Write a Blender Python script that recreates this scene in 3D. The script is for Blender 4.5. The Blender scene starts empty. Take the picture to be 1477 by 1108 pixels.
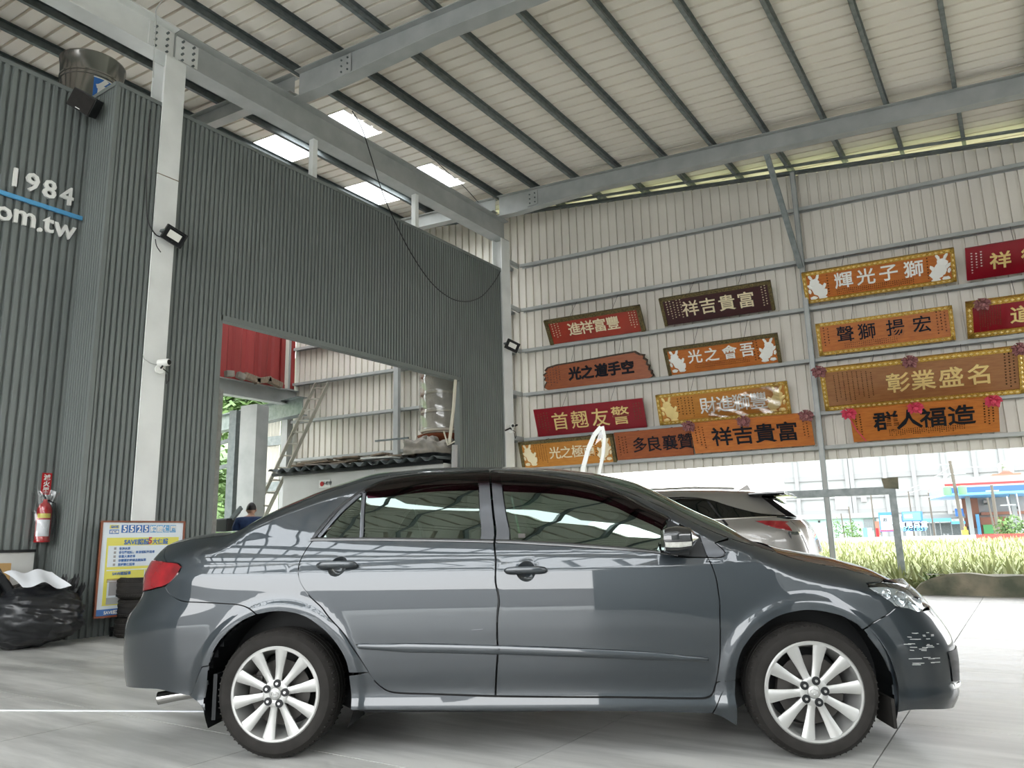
import bpy, bmesh, math, random
import numpy as np
from mathutils import Matrix, Vector, noise
from mathutils.geometry import delaunay_2d_cdt
random.seed(7)
PI = math.pi
SC = bpy.context.scene
COL = SC.collection
V3 = lambda *a: np.array(a, float)
R = math.radians

# ------------------------------------------------------------------ camera
CAM_H = 1.032
PITCH, ROLL, YAW = R(11.6), R(-1.415), R(-33.53)
FPX = 1095.0
fwd = V3(math.sin(YAW)*math.cos(PITCH), math.cos(YAW)*math.cos(PITCH), math.sin(PITCH))
rgt = V3(math.cos(YAW), -math.sin(YAW), 0)
upv = np.cross(rgt, fwd)
CAMR = rgt*math.cos(ROLL) + upv*math.sin(ROLL)
CAMU = -rgt*math.sin(ROLL) + upv*math.cos(ROLL)
CAMP = V3(0, 0, CAM_H)
cd = bpy.data.cameras.new('camera'); cam = bpy.data.objects.new('camera', cd); COL.objects.link(cam)
cd.sensor_fit = 'HORIZONTAL'; cd.sensor_width = 36.0; cd.lens = 36.0*FPX/1477.0
cd.clip_start = .05; cd.clip_end = 1500
cam.matrix_world = Matrix(((CAMR[0], CAMU[0], -fwd[0], 0), (CAMR[1], CAMU[1], -fwd[1], 0), (CAMR[2], CAMU[2], -fwd[2], CAM_H), (0, 0, 0, 1)))
SC.camera = cam

def ray(px, py): return (px-738.5)/FPX*CAMR - (py-554)/FPX*CAMU + fwd
def on_plane(px, py, n, c):
    d = ray(px, py); return CAMP + d*((c - CAMP@n)/(d@n))
def on_x(px, py, x): return on_plane(px, py, V3(1, 0, 0), x)
def on_z(px, py, z=0): return on_plane(px, py, V3(0, 0, 1), z)
def at_depth(px, py, d): return CAMP + ray(px, py)*d

# ------------------------------------------------------------------ light
W = bpy.data.worlds.new('sky'); SC.world = W; W.use_nodes = True
nt = W.node_tree; nt.nodes.clear()
wo = nt.nodes.new('ShaderNodeOutputWorld'); bg = nt.nodes.new('ShaderNodeBackground')
tc = nt.nodes.new('ShaderNodeTexCoord'); sx = nt.nodes.new('ShaderNodeSeparateXYZ'); cr = nt.nodes.new('ShaderNodeValToRGB')
nt.links.new(tc.outputs['Generated'], sx.inputs[0]); nt.links.new(sx.outputs['Z'], cr.inputs[0])
cr.color_ramp.elements[0].position = 0; cr.color_ramp.elements[0].color = (1.0, 1.0, .985, 1)
cr.color_ramp.elements[1].position = .7; cr.color_ramp.elements[1].color = (.90, .95, 1.0, 1)
nt.links.new(cr.outputs[0], bg.inputs[0]); bg.inputs[1].default_value = 1.7
nt.links.new(bg.outputs[0], wo.inputs[0])
sd = bpy.data.lights.new('sun', 'SUN'); sun = bpy.data.objects.new('sun', sd); COL.objects.link(sun)
sd.energy = .35; sd.angle = R(25); sd.color = (1, .97, .9)
sun.rotation_euler = (R(38), 0, R(50))
SC.view_settings.view_transform = 'Standard'; SC.view_settings.look = 'None'
SC.view_settings.exposure = 2.28; SC.view_settings.gamma = 1; SC.view_settings.use_curve_mapping = False
SC.cycles.max_bounces = 9; SC.cycles.diffuse_bounces = 5; SC.cycles.glossy_bounces = 5; SC.cycles.transparent_max_bounces = 12
SC.cycles.sample_clamp_indirect = 8
SC.cycles.use_denoising = True

# ------------------------------------------------------------------ materials
MATS = {}
def mat(name, c1, rough=.5, metal=0., c2=None, scale=4., bump=0., bscale=None, coat=0., emit=None, stretch=None, spec=.5, detail=4, pos=(.35, .7), flake=0.):
    m = bpy.data.materials.new(name); m.use_nodes = True; MATS[name] = m
    t = m.node_tree; b = t.nodes['Principled BSDF']
    b.inputs['Base Color'].default_value = (*c1, 1); b.inputs['Roughness'].default_value = rough
    b.inputs['Metallic'].default_value = metal; b.inputs['Coat Weight'].default_value = coat
    b.inputs['Specular IOR Level'].default_value = spec; b.inputs['Coat Roughness'].default_value = .03
    if c2 is not None or bump:
        tcn = t.nodes.new('ShaderNodeTexCoord'); src = tcn.outputs['Object']
        if stretch:
            mp = t.nodes.new('ShaderNodeMapping'); mp.inputs['Scale'].default_value = stretch
            t.links.new(src, mp.inputs[0]); src = mp.outputs[0]
    if c2 is not None:
        n = t.nodes.new('ShaderNodeTexNoise'); n.inputs['Scale'].default_value = scale; n.inputs['Detail'].default_value = detail
        t.links.new(src, n.inputs['Vector'])
        r = t.nodes.new('ShaderNodeValToRGB'); r.color_ramp.elements[0].position, r.color_ramp.elements[1].position = pos
        r.color_ramp.elements[0].color = (*c1, 1); r.color_ramp.elements[1].color = (*c2, 1)
        t.links.new(n.outputs['Fac'], r.inputs[0]); t.links.new(r.outputs[0], b.inputs['Base Color'])
    if bump:
        n2 = t.nodes.new('ShaderNodeTexNoise'); n2.inputs['Scale'].default_value = bscale or scale*3; n2.inputs['Detail'].default_value = 3
        t.links.new(src, n2.inputs['Vector'])
        bp = t.nodes.new('ShaderNodeBump'); bp.inputs['Strength'].default_value = bump; bp.inputs['Distance'].default_value = .02
        t.links.new(n2.outputs['Fac'], bp.inputs['Height']); t.links.new(bp.outputs[0], b.inputs['Normal'])
    if emit:
        b.inputs['Emission Color'].default_value = (*c1, 1); b.inputs['Emission Strength'].default_value = emit
    return m
def glassmat(name, tint, refl=.9, rough=.01, base=.06):
    m = bpy.data.materials.new(name); m.use_nodes = True; t = m.node_tree; t.nodes.clear()
    o = t.nodes.new('ShaderNodeOutputMaterial'); mx = t.nodes.new('ShaderNodeMixShader'); tr = t.nodes.new('ShaderNodeBsdfTransparent')
    gl = t.nodes.new('ShaderNodeBsdfGlossy'); lw = t.nodes.new('ShaderNodeLayerWeight'); lw.inputs[0].default_value = .5; pw = t.nodes.new('ShaderNodeMath'); pw.operation = 'POWER'; pw.inputs[1].default_value = 4.0; fr = t.nodes.new('ShaderNodeMath'); fr.operation = 'MULTIPLY'; fr.inputs[1].default_value = .9; t.links.new(lw.outputs['Facing'], pw.inputs[0]); t.links.new(pw.outputs[0], fr.inputs[0])
    tr.inputs[0].default_value = (*tint, 1); gl.inputs['Color'].default_value = (*(refl if isinstance(refl, tuple) else (refl,)*3), 1); gl.inputs['Roughness'].default_value = rough
    ad = t.nodes.new('ShaderNodeMath'); ad.operation = 'ADD'; ad.inputs[1].default_value = base; ad.use_clamp = True
    t.links.new(fr.outputs[0], ad.inputs[0]); t.links.new(ad.outputs[0], mx.inputs[0])
    t.links.new(tr.outputs[0], mx.inputs[1]); t.links.new(gl.outputs[0], mx.inputs[2]); t.links.new(mx.outputs[0], o.inputs[0])
    return m
M = dict(
    dark=mat('dark_corrugated', (.155, .172, .165), .5, 0, (.18, .198, .19), .6, spec=.35),
    wallw=mat('pale_siding', (.68, .645, .575), .5, 0, (.61, .575, .51), .8),
    roof=mat('roof_underside', (.87, .81, .725), .5, 0, (.82, .76, .67), .5),
    steel=mat('grey_painted_steel', (.42, .43, .42), .45, 0, (.33, .345, .335), 2.5),
    steell=mat('pale_painted_steel', (.78, .79, .77), .5, 0, (.68, .69, .67), 2.),
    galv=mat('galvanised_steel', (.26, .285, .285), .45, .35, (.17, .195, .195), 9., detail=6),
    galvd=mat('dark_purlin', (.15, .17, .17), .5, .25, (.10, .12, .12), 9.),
    floor=None,
    black=mat('black_plastic', (.008, .009, .010), .45, spec=.35),
    rubber=mat('tyre_rubber', (.013, .0115, .010), .8, 0, (.020, .018, .016), 18, spec=.3),
    alloy=mat('alloy_silver', (.44, .44, .425), .36, .6),
    alloyd=mat('alloy_dark', (.075, .07, .065), .5, .6),  # darker alloy for brake parts and the glass sticker
    chrome=mat('chrome', (.8, .8, .8), .08, 1),
    concrete=mat('mossy_concrete', (.30, .26, .19), .9, 0, (.09, .10, .07), 2.2, bump=.5, bscale=14, pos=(.3, .65)),
    cement=mat('render_grey', (.36, .36, .34), .9, 0, (.27, .27, .25), 18, bump=.2),
    red_cont=mat('red_container', (.32, .038, .036), .5, 0, (.23, .027, .024), 1.5, stretch=(1, 1, .15)),
    white=mat('white_panel', (.62, .62, .60), .5, 0, (.54, .54, .51), 1.5),
    timber=mat('weathered_timber', (.30, .23, .16), .8, 0, (.14, .11, .085), 7, stretch=(1, 6, 1)),
    tarp=mat('grey_tarp', (.28, .25, .21), .7, 0, (.16, .15, .13), 4, bump=.6),
    alu=mat('ladder_aluminium', (.40, .39, .33), .4, .5),
    skin=mat('skin', (.42, .23, .15), .5),
    hair=mat('hair', (.012, .010, .009), .6),
    blue=mat('blue_shirt', (.018, .045, .13), .85, 0, (.01, .028, .09), 14),
    jeans=mat('dark_trousers', (.02, .024, .04), .9),
    orange=mat('orange_board', (.50, .155, .022), .35, 0, (.38, .10, .012), 5, stretch=(1, 1, 7)),
    orange2=mat('amber_board', (.52, .22, .035), .35, 0, (.42, .16, .02), 5, stretch=(1, 1, 7)),
    brown=mat('tan_board', (.33, .155, .06), .3, 0, (.27, .11, .045), 4, stretch=(1, 1, 7)),
    rust=mat('red_brown_board', (.32, .085, .018), .4, 0, (.24, .055, .014), 5, stretch=(1, 1, 7)),
    redb=mat('vermilion_board', (.34, .035, .015), .35, 0, (.27, .025, .012), 3),
    crimson=mat('crimson_board', (.24, .006, .016), .3, 0, (.20, .005, .013), 3),
    maroon=mat('maroon_board', (.035, .008, .010), .3, 0, (.055, .010, .012), 6, stretch=(1, 1, 7)),
    gold=mat('gold_carving', (.62, .40, .07), .35, .5, (.30, .15, .02), 55, bump=.8, bscale=60),
    goldl=mat('gold_paint', (.78, .60, .25), .35, .2),
    dgold=mat('dull_gold_frame', (.18, .14, .05), .45, .4, (.06, .045, .02), 50, bump=.8, bscale=60),
    cream=mat('cream_paint', (.78, .68, .46), .5),
    whitep=mat('white_paint', (.80, .80, .76), .4),
    ink=mat('black_ink', (.006, .007, .014), .6, spec=.2),
    inkb=mat('faded_ink', (.022, .010, .005), .7, spec=.2),
    bark=mat('dark_bark', (.05, .035, .025), .9, 0, (.10, .07, .05), 20, bump=.8),
    ribbon=mat('faded_bow', (.20, .06, .07), .8, 0, (.34, .16, .15), 30, bump=.5),
    pink=mat('pink_bow', (.55, .04, .09), .7),
    wire=mat('black_cable', (.02, .02, .02), .6),
    greyc=mat('grey_cable', (.45, .45, .43), .6),
    stain=mat('stainless', (.45, .44, .42), .16, .95),
    leaf=mat('foliage', (.05, .10, .025), .7, 0, (.11, .19, .05), 3),
    trunk=mat('tree_bark', (.10, .08, .06), .9),
    pine=mat('pineapple_leaf', (.18, .22, .08), .7, 0, (.33, .345, .17), 2.3, pos=(.3, .6)),
    soil=mat('field_soil', (.24, .22, .13), .95, 0, (.22, .24, .11), .8),
    bag=mat('black_bin_bag', (.012, .013, .015), .30, 0, None, bump=.0, coat=.1),
    red=mat('signal_red', (.45, .012, .015), .3),
    redf=mat('red_fence', (.32, .04, .03), .6),
    bluep=mat('sign_blue', (.03, .14, .42), .4),
    bluel=mat('light_blue', (.10, .35, .62), .4),
    lblue=mat('canopy_blue', (.012, .07, .32), .4),
    yellow=mat('sign_yellow', (.72, .66, .10), .4),
    pwhite=mat('print_white', (.66, .72, .76), .35),
    wood=mat('frame_wood', (.22, .06, .025), .5),
    tealw=mat('teal_wall', (.26, .38, .34), .7),
    brick=mat('terracotta', (.27, .12, .08), .8),
    greyw=mat('grey_wall', (.33, .32, .315), .8),
    cardb=mat('cardboard', (.42, .26, .10), .8),
    paperw=mat('white_paper', (.72, .74, .77), .8),
    pole=mat('concrete_pole', (.085, .075, .06), .9),
    yard=mat('pale_yard', (.55, .55, .53), .9),
    road=mat('road', (.34, .34, .32), .9),
    lens=mat('led_lens', (.75, .74, .68), .2),
    ilens=mat('indicator_lens_clear', (.36, .36, .33), .25, 0, (.5, .5, .46), 60),
    wrap=mat('wrapped_tank', (.46, .43, .37), .6, 0, (.36, .33, .28), 3),
    cpipe=mat('aged_plastic_pipe', (.50, .46, .37), .6),
    wovenb=mat('woven_basket', (.30, .17, .09), .8, bump=.6, bscale=40),
    fact=mat('pale_factory', (.215, .225, .22), .8),
    factt=mat('factory_trim', (.165, .17, .168), .8),
    yelm=mat('yellow_machine', (.7, .42, .03), .5),
    green=mat('green_paint', (.10, .35, .12), .6),
)
def paint(name, c, cc):
    m = bpy.data.materials.new(name); m.use_nodes = True; t = m.node_tree; b = t.nodes['Principled BSDF']
    b.inputs['Base Color'].default_value = (*c, 1); b.inputs['Metallic'].default_value = .55; b.inputs['Roughness'].default_value = .38
    b.inputs['Coat Weight'].default_value = 1; b.inputs['Coat Roughness'].default_value = .02; b.inputs['Coat IOR'].default_value = cc
    return m
M['paint'] = paint('grey_metallic_paint', (.020, .027, .033), 1.62)
M['silver'] = paint('silver_metallic_paint', (.22, .21, .195), 1.5)
M['glass'] = glassmat('tinted_window_glass', (.035, .075, .058), (.70, .86, .78), .005, .16)
M['dglass'] = glassmat('dark_window_glass', (.008, .012, .012), .8, .01, .05)
M['visor'] = glassmat('smoked_visor', (.12, .03, .05), .6, .03, .05)
M['clear'] = glassmat('clear_lens', (.80, .84, .86), .9, .01, .06)
M['film'] = glassmat('clear_plastic_film', (.86, .86, .86), .9, .12, .10)
M['redlens'] = mat('red_lamp_lens', (.14, .002, .005), .06, 0, (.30, .006, .012), 9, coat=1)
M['gloss'] = mat('glossy_black_trim', (.010, .011, .012), .12, coat=1)
M['frame'] = mat('window_surround', (.014, .015, .017), .25)
M['satin'] = mat('satin_pillar_film', (.10, .105, .115), .22, .5)
M['poly'] = mat('roof_skylight', (.9, .92, .92), .4)
M['poly'].node_tree.nodes['Principled BSDF'].inputs['Transmission Weight'].default_value = 0
t_ = M['poly'].node_tree; _m = t_.nodes.new('ShaderNodeMixShader'); _a = t_.nodes.new('ShaderNodeBsdfTransparent'); _b = t_.nodes.new('ShaderNodeBsdfTranslucent'); _b.inputs[0].default_value = (.9, .92, .92, 1)
_m.inputs[0].default_value = .4; t_.links.new(_a.outputs[0], _m.inputs[1]); t_.links.new(_b.outputs[0], _m.inputs[2]); t_.links.new(_m.outputs[0], t_.nodes['Material Output'].inputs[0])
def floor_mat():
    m = bpy.data.materials.new('epoxy_floor'); m.use_nodes = True; t = m.node_tree; b = t.nodes['Principled BSDF']
    tcn = t.nodes.new('ShaderNodeTexCoord'); mp = t.nodes.new('ShaderNodeMapping'); mp.inputs['Rotation'].default_value = (0, 0, R(20)); mp.inputs['Scale'].default_value = (.35, 2.4, 1)
    geo = t.nodes.new('ShaderNodeNewGeometry'); t.links.new(geo.outputs['Position'], mp.inputs[0])
    n = t.nodes.new('ShaderNodeTexNoise'); n.inputs['Scale'].default_value = 1.6; n.inputs['Detail'].default_value = 8; n.inputs['Roughness'].default_value = .62
    t.links.new(mp.outputs[0], n.inputs['Vector'])
    r = t.nodes.new('ShaderNodeValToRGB'); r.color_ramp.elements[0].position = .38; r.color_ramp.elements[1].position = .62
    r.color_ramp.elements[0].color = (.33, .328, .312, 1); r.color_ramp.elements[1].color = (.58, .576, .55, 1)
    t.links.new(n.outputs['Fac'], r.inputs[0]); t.links.new(r.outputs[0], b.inputs['Base Color'])
    r2_ = t.nodes.new('ShaderNodeMapRange'); r2_.inputs[3].default_value = .20; r2_.inputs[4].default_value = .48
    t.links.new(n.outputs['Fac'], r2_.inputs[0]); t.links.new(r2_.outputs[0], b.inputs['Roughness'])
    b.inputs['Specular IOR Level'].default_value = .22
    return m
M['floor'] = floor_mat()

# ------------------------------------------------------------------ mesh helpers
I4 = Matrix.Identity(4)
def setp(o, label=None, cat=None, group=None, kind=None):
    if label: o['label'] = label
    if cat: o['category'] = cat
    if group: o['group'] = group
    if kind: o['kind'] = kind
    return o
class MB:
    def __init__(s): s.v = []; s.f = []
    def add(s, vs, fs):
        b = len(s.v); s.v += [tuple(float(c) for c in v) for v in vs]; s.f += [tuple(i+b for i in f) for f in fs]; return s
    def box(s, x0, x1, y0, y1, z0, z1):
        return s.add([(x0, y0, z0), (x1, y0, z0), (x1, y1, z0), (x0, y1, z0), (x0, y0, z1), (x1, y0, z1), (x1, y1, z1), (x0, y1, z1)],
                     [(0, 3, 2, 1), (4, 5, 6, 7), (0, 1, 5, 4), (1, 2, 6, 5), (2, 3, 7, 6), (3, 0, 4, 7)])
    def rbox(s, x0, x1, y0, y1, z0, z1, b=.01):
        # box with chamfered edges (24 vertices)
        vs = []; fs = []
        bm = bmesh.new(); bmesh.ops.create_cube(bm, size=1)
        for v in bm.verts: v.co = ((x0+x1)/2+v.co.x*(x1-x0), (y0+y1)/2+v.co.y*(y1-y0), (z0+z1)/2+v.co.z*(z1-z0))
        bmesh.ops.bevel(bm, geom=bm.edges[:], offset=b, segments=2, affect='EDGES', profile=.7)
        bm.verts.index_update()
        s.add([tuple(v.co) for v in bm.verts], [tuple(v.index for v in f.verts) for f in bm.faces]); bm.free(); return s
    def bar(s, a, b, w, h, up=(0, 0, 1)):
        a = Vector(a); b = Vector(b); d = (b-a).normalized(); u = Vector(up)
        r = d.cross(u)
        if r.length < 1e-4: r = d.cross(Vector((1, 0, 0)))
        r.normalize(); u = r.cross(d).normalized()
        vs = []
        for p in (a, b):
            for i, j in ((-1, -1), (1, -1), (1, 1), (-1, 1)): vs.append(p + r*(w/2*i) + u*(h/2*j))
        return s.add(vs, [(0, 1, 2, 3), (7, 6, 5, 4), (0, 4, 5, 1), (1, 5, 6, 2), (2, 6, 7, 3), (3, 7, 4, 0)])
    def beam_h(s, a, b, w, h, t=.016, up=(0, 0, 1)):
        a = Vector(a); b = Vector(b); d = (b-a).normalized(); r = d.cross(Vector(up)).normalized(); u = r.cross(d)
        s.bar(a+u*(h/2-t/2), b+u*(h/2-t/2), w, t, up); s.bar(a-u*(h/2-t/2), b-u*(h/2-t/2), w, t, up)
        return s.bar(a, b, t, h-2*t, up)
    def tube(s, pts, r, n=8, cap=True):
        pts = [Vector(p) for p in pts]; rs = r if hasattr(r, '__len__') else [r]*len(pts)
        base = len(s.v); prev = None
        for i, p in enumerate(pts):
            d = (pts[min(i+1, len(pts)-1)] - pts[max(i-1, 0)]).normalized()
            if prev is None:
                a = d.cross(Vector((0, 0, 1)));
                if a.length < .05: a = d.cross(Vector((1, 0, 0)))
                a.normalize()
            else:
                a = (prev - d*prev.dot(d)).normalized()
            prev = a; b = d.cross(a)
            for k in range(n):
                t = 2*PI*k/n; s.v.append(tuple(p + a*(rs[i]*math.cos(t)) + b*(rs[i]*math.sin(t))))
        for i in range(len(pts)-1):
            for k in range(n):
                k2 = (k+1) % n; s.f.append((base+i*n+k, base+i*n+k2, base+(i+1)*n+k2, base+(i+1)*n+k))
        if cap:
            s.f.append(tuple(base+k for k in reversed(range(n)))); s.f.append(tuple(base+(len(pts)-1)*n+k for k in range(n)))
        return s
    def lathe(s, prof, n=32, axis='z', c=(0, 0, 0), a0=0, a1=2*PI):
        # prof: list of (r, h)
        base = len(s.v); full = abs(a1-a0-2*PI) < 1e-6; m = n if full else n+1
        for r_, h in prof:
            for k in range(m):
                t = a0+(a1-a0)*k/n; x, y = r_*math.cos(t), r_*math.sin(t)
                p = (x, y, h) if axis == 'z' else ((x, h, y) if axis == 'y' else (h, x, y))
                s.v.append((p[0]+c[0], p[1]+c[1], p[2]+c[2]))
        for i in range(len(prof)-1):
            for k in range(n):
                k2 = (k+1) % m if full else k+1
                s.f.append((base+i*m+k, base+i*m+k2, base+(i+1)*m+k2, base+(i+1)*m+k))
        return s
    def prism(s, poly, d0, d1, plane='xz'):
        # poly of 2D points extruded between d0 and d1 along the remaining axis
        n = len(poly); f = {'xz': lambda p, d: (p[0], d, p[1]), 'xy': lambda p, d: (p[0], p[1], d), 'yz': lambda p, d: (d, p[0], p[1])}[plane]
        return s.add([f(p, d0) for p in poly]+[f(p, d1) for p in poly],
                     [tuple(range(n)), tuple(range(2*n-1, n-1, -1))]+[(i, i+n, (i+1) % n+n, (i+1) % n) for i in range(n)])
    def grid(s, f, nu, nv):
        base = len(s.v)
        for i in range(nu+1):
            for j in range(nv+1): s.v.append(tuple(f(i/nu, j/nv)))
        for i in range(nu):
            for j in range(nv):
                a = base+i*(nv+1)+j; s.f.append((a, a+nv+1, a+nv+2, a+1))
        return s
    def xf(s, Mx):
        s.v = [tuple(Mx @ Vector(v)) for v in s.v]; return s
    def build(s, name, m, parent=None, label=None, cat=None, group=None, kind=None, smooth=False, M0=None):
        me = bpy.data.meshes.new(name); me.from_pydata(s.v, [], s.f); me.validate()
        bm = bmesh.new(); bm.from_mesh(me); bmesh.ops.recalc_face_normals(bm, faces=bm.faces[:]); bm.to_mesh(me); bm.free()
        me.materials.append(m if not isinstance(m, str) else M[m])
        if smooth:
            me.polygons.foreach_set('use_smooth', [True]*len(me.polygons))
            if smooth != 'all': me.set_sharp_from_angle(angle=R(smooth if not isinstance(smooth, bool) else 40))
        o = bpy.data.objects.new(name, me); COL.objects.link(o)
        if parent: o.parent = parent
        if M0 is not None: o.matrix_local = M0
        return setp(o, label, cat, group, kind)
def thing(name, label, cat, Mx=None, group=None):
    o = bpy.data.objects.new(name, None); COL.objects.link(o); o.empty_display_size = .1
    if Mx is not None: o.matrix_world = Mx if isinstance(Mx, Matrix) else Matrix.Translation(Vector([float(c) for c in Mx]))
    return setp(o, label, cat, group)
def frame_m(o, x, z=(0, 0, 1)):
    x = Vector([float(c) for c in x]).normalized(); z = Vector(z); y = z.cross(x).normalized(); z = x.cross(y)
    return Matrix(((x.x, y.x, z.x, o[0]), (x.y, y.y, z.y, o[1]), (x.z, y.z, z.z, o[2]), (0, 0, 0, 1)))
def inst(me_ob, name, parent, Mloc, label=None, cat=None, group=None):
    o = me_ob.copy(); COL.objects.link(o); o.name = name; o.parent = parent; o.matrix_parent_inverse = I4.copy(); o.matrix_local = Mloc
    return setp(o, label, cat, group)
def copy_tree(o, parent=None):
    c = o.copy(); COL.objects.link(c); c.parent = parent
    for ch in list(o.children): copy_tree(ch, c)
    return c
TXT = {}
def glyph(body, size, extr, bold=0., res=2):
    # flat raised characters as mesh data, centred on the origin in xy
    key = (body, size, extr, bold)
    if key in TXT: return TXT[key]
    cu = bpy.data.curves.new('glyph', 'FONT'); cu.body = body; cu.size = size; cu.extrude = extr; cu.offset = bold; cu.resolution_u = res
    cu.align_x = 'CENTER'; cu.align_y = 'CENTER'
    ob = bpy.data.objects.new('glyph', cu); COL.objects.link(ob)
    bpy.context.view_layer.update()
    me = bpy.data.meshes.new_from_object(ob.evaluated_get(bpy.context.evaluated_depsgraph_get()))
    bpy.data.objects.remove(ob); bpy.data.curves.remove(cu)
    if len(me.vertices):
        co = np.empty(len(me.vertices)*3); me.vertices.foreach_get('co', co); co = co.reshape(-1, 3)
        c = (co.max(0)+co.min(0))/2; co -= V3(c[0], c[1], 0); me.vertices.foreach_set('co', co.ravel())
    TXT[key] = me; return me
def put_glyph(body, size, extr, m, parent, Mloc, name='character', bold=0., label=None):
    me = glyph(body, size, extr, bold)
    mm = me.copy(); mm.materials.clear(); mm.materials.append(M[m] if isinstance(m, str) else m)
    o = bpy.data.objects.new(name, mm); COL.objects.link(o); o.parent = parent; o.matrix_local = Mloc
    return setp(o, label)
# ------------------------------------------------------------------ setting
WA = R(6.7)
UW = V3(math.cos(WA), math.sin(WA), 0); NW = V3(-math.sin(WA), math.cos(WA), 0)
WK = 16.055                                   # back wall plane
def wpos(u, k, z): p = UW*u + NW*k; return (p[0], p[1], z)
def wpx(px, py, k=WK):                        # pixel on a plane parallel to the back wall
    p = on_plane(px, py, NW, k); return float(p@UW), float(p[2])
def wframe(k, u=0, z=0): return frame_m(wpos(u, k, z), UW)     # x right along wall, y away from camera, z up
XW = -9.63
def roof_z(x): return 9.09-.078*(x+7.47)
def purlin_z(x): return roof_z(x)-.17         # underside of the purlins

def corr(mb, a, b, z0, z1, out, pitch, depth, prof):
    # corrugated sheet from a to b (xy), heights z0..z1 (numbers or functions of t), relief along out
    a = V3(*a, 0); b = V3(*b, 0); L = np.linalg.norm(b-a); d = (b-a)/L; out = V3(*out, 0)
    n = max(1, int(round(L/pitch))); vs = []; fs = []
    for i in range(n):
        for t, h in prof:
            s = (i+t)/n
            if s > 1: break
            p = a+d*(L*s)+out*(depth*h)
            za = z0(s) if callable(z0) else z0; zb = z1(s) if callable(z1) else z1
            vs += [(p[0], p[1], za), (p[0], p[1], zb)]
    p = b; vs += [(p[0], p[1], z0(1) if callable(z0) else z0), (p[0], p[1], z1(1) if callable(z1) else z1)]
    for i in range(len(vs)//2-1): fs.append((2*i, 2*i+2, 2*i+3, 2*i+1))
    mb.add(vs, fs)
TRAP = ((0, 0), (.30, 0), (.40, 1), (.90, 1))
RIB = ((0, 0), (.74, 0), (.77, -1), (.97, -1))

# floor: base and cast slabs
mb = MB(); mb.box(-34, 12, -16, 17.2, -.30, -.016)
mb.build('floor', M['cement'], kind='structure'); floor = bpy.data.objects['floor']
slab = MB(); slab.box(.003, 1.397, .003, 1.947, -.016, 0)
s0 = None
for i in range(-7, 5):
    for j in range(-5, 5):
        x = -.72+1.4*i; y = 4.85+1.95*j
        if y+1.95 > 14.7: continue
        if s0 is None:
            s0 = slab.build('floor_slab', M['floor'], floor); o = s0
        else: o = s0.copy(); COL.objects.link(o)
        o.location = (x, y, 0)
mb = MB()
mb.box(-34, -.72-1.4*7-.003, -16, 17.2, -.016, 0); mb.box(-.72-9.8, 12, -16, -4.906, -.016, 0)
mb.box(-.72-9.8, 12, 14.606, 17.2, -.016, -.001); mb.box(6.285, 12, -4.9, 14.6, -.016, 0)
mb.build('floor_screed', M['floor'], floor)
mb = MB(); a = on_z(-60, 1025); b = on_z(345, 1027)
mb.bar((a[0], a[1], .003), (b[0], b[1], .003), .018, .006)
mb.build('floor_line', M['paperw'], floor)

# dark corrugated partition
mb = MB()
OY0, OY1, OZ = 6.68, 12.5, 4.40
corr(mb, (XW, 4.89), (XW, OY0), 0, 7.28, (1, 0), .077, .03, TRAP)
corr(mb, (XW, OY0), (XW, OY1), OZ, 7.28, (1, 0), .077, .03, TRAP)
corr(mb, (XW, OY1), (XW, 14.12), 0, 7.28, (1, 0), .077, .03, TRAP)
wl = mb.build('wall_left', M['dark'], kind='structure')
mb = MB(); mb.box(XW-.10, XW-.012, 4.89, OY0, 0, 7.27).box(XW-.10, XW-.012, OY0, OY1, OZ, 7.27).box(XW-.10, XW-.012, OY1, 14.1, 0, 7.27)
mb.build('backing', M['dark'], wl)
mb = MB(); mb.box(XW-.12, XW+.04, 4.87, 14.12, 7.28, 7.34).build('top_flashing', M['dark'], wl)
mb = MB(); mb.box(XW-.11, XW+.035, OY0, OY1, OZ-.05, OZ+.03).box(XW-.11, XW+.035, OY0-.03, OY0+.03, 0, OZ+.03).box(XW-.11, XW+.035, OY1-.03, OY1+.03, 0, OZ+.03)
mb.build('opening_trim', M['dark'], wl)
XL = -10.22
mb = MB(); corr(mb, (XL, 4.89), (XW, 4.89), 0, 7.28, (0, -1), .060, .026, TRAP)
wr = mb.build('wall_return', M['dark'], kind='structure')
mb = MB(); mb.box(XL, XW+.02, 4.85, 4.93, 7.28, 7.34); mb.build('top_flashing', M['dark'], wr)
mb = MB(); mb.box(XW-.03, XW+.03, 4.86, 4.93, 0, 7.29); mb.build('corner_flashing', M['dark'], wr)
mb = MB(); corr(mb, (XL, -9), (XL, 4.89), 0, 7.22, (1, 0), .100, .036, TRAP)
wf = mb.build('wall_front_left', M['dark'], kind='structure')
mb = MB(); mb.box(XL-.12, XL+.04, -9, 4.89, 7.22, 7.28); mb.build('top_flashing', M['dark'], wf)

# back wall siding
def ztop(u): return 9.05-.0865*(u+7.97)
mb = MB(); U0, U1 = -15.05, 8.0
a = wpos(U0, WK, 0)[:2]; b = wpos(U1, WK, 0)[:2]
corr(mb, a, b, 2.42, lambda t: ztop(U0+(U1-U0)*t), (-NW[0], -NW[1]), .20, .048, RIB)
wb = mb.build('wall_back', M['wallw'], kind='structure')
mb = MB(); mb.box(U0, -8.3, WK+.05-WK, .09, 0, 2.5)
mb = MB()
corr(mb, wpos(U0, WK, 0)[:2], wpos(-8.2, WK, 0)[:2], 0, 2.42, (-NW[0], -NW[1]), .20, .030, RIB)
mb.build('lower_siding', M['wallw'], wb)
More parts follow.
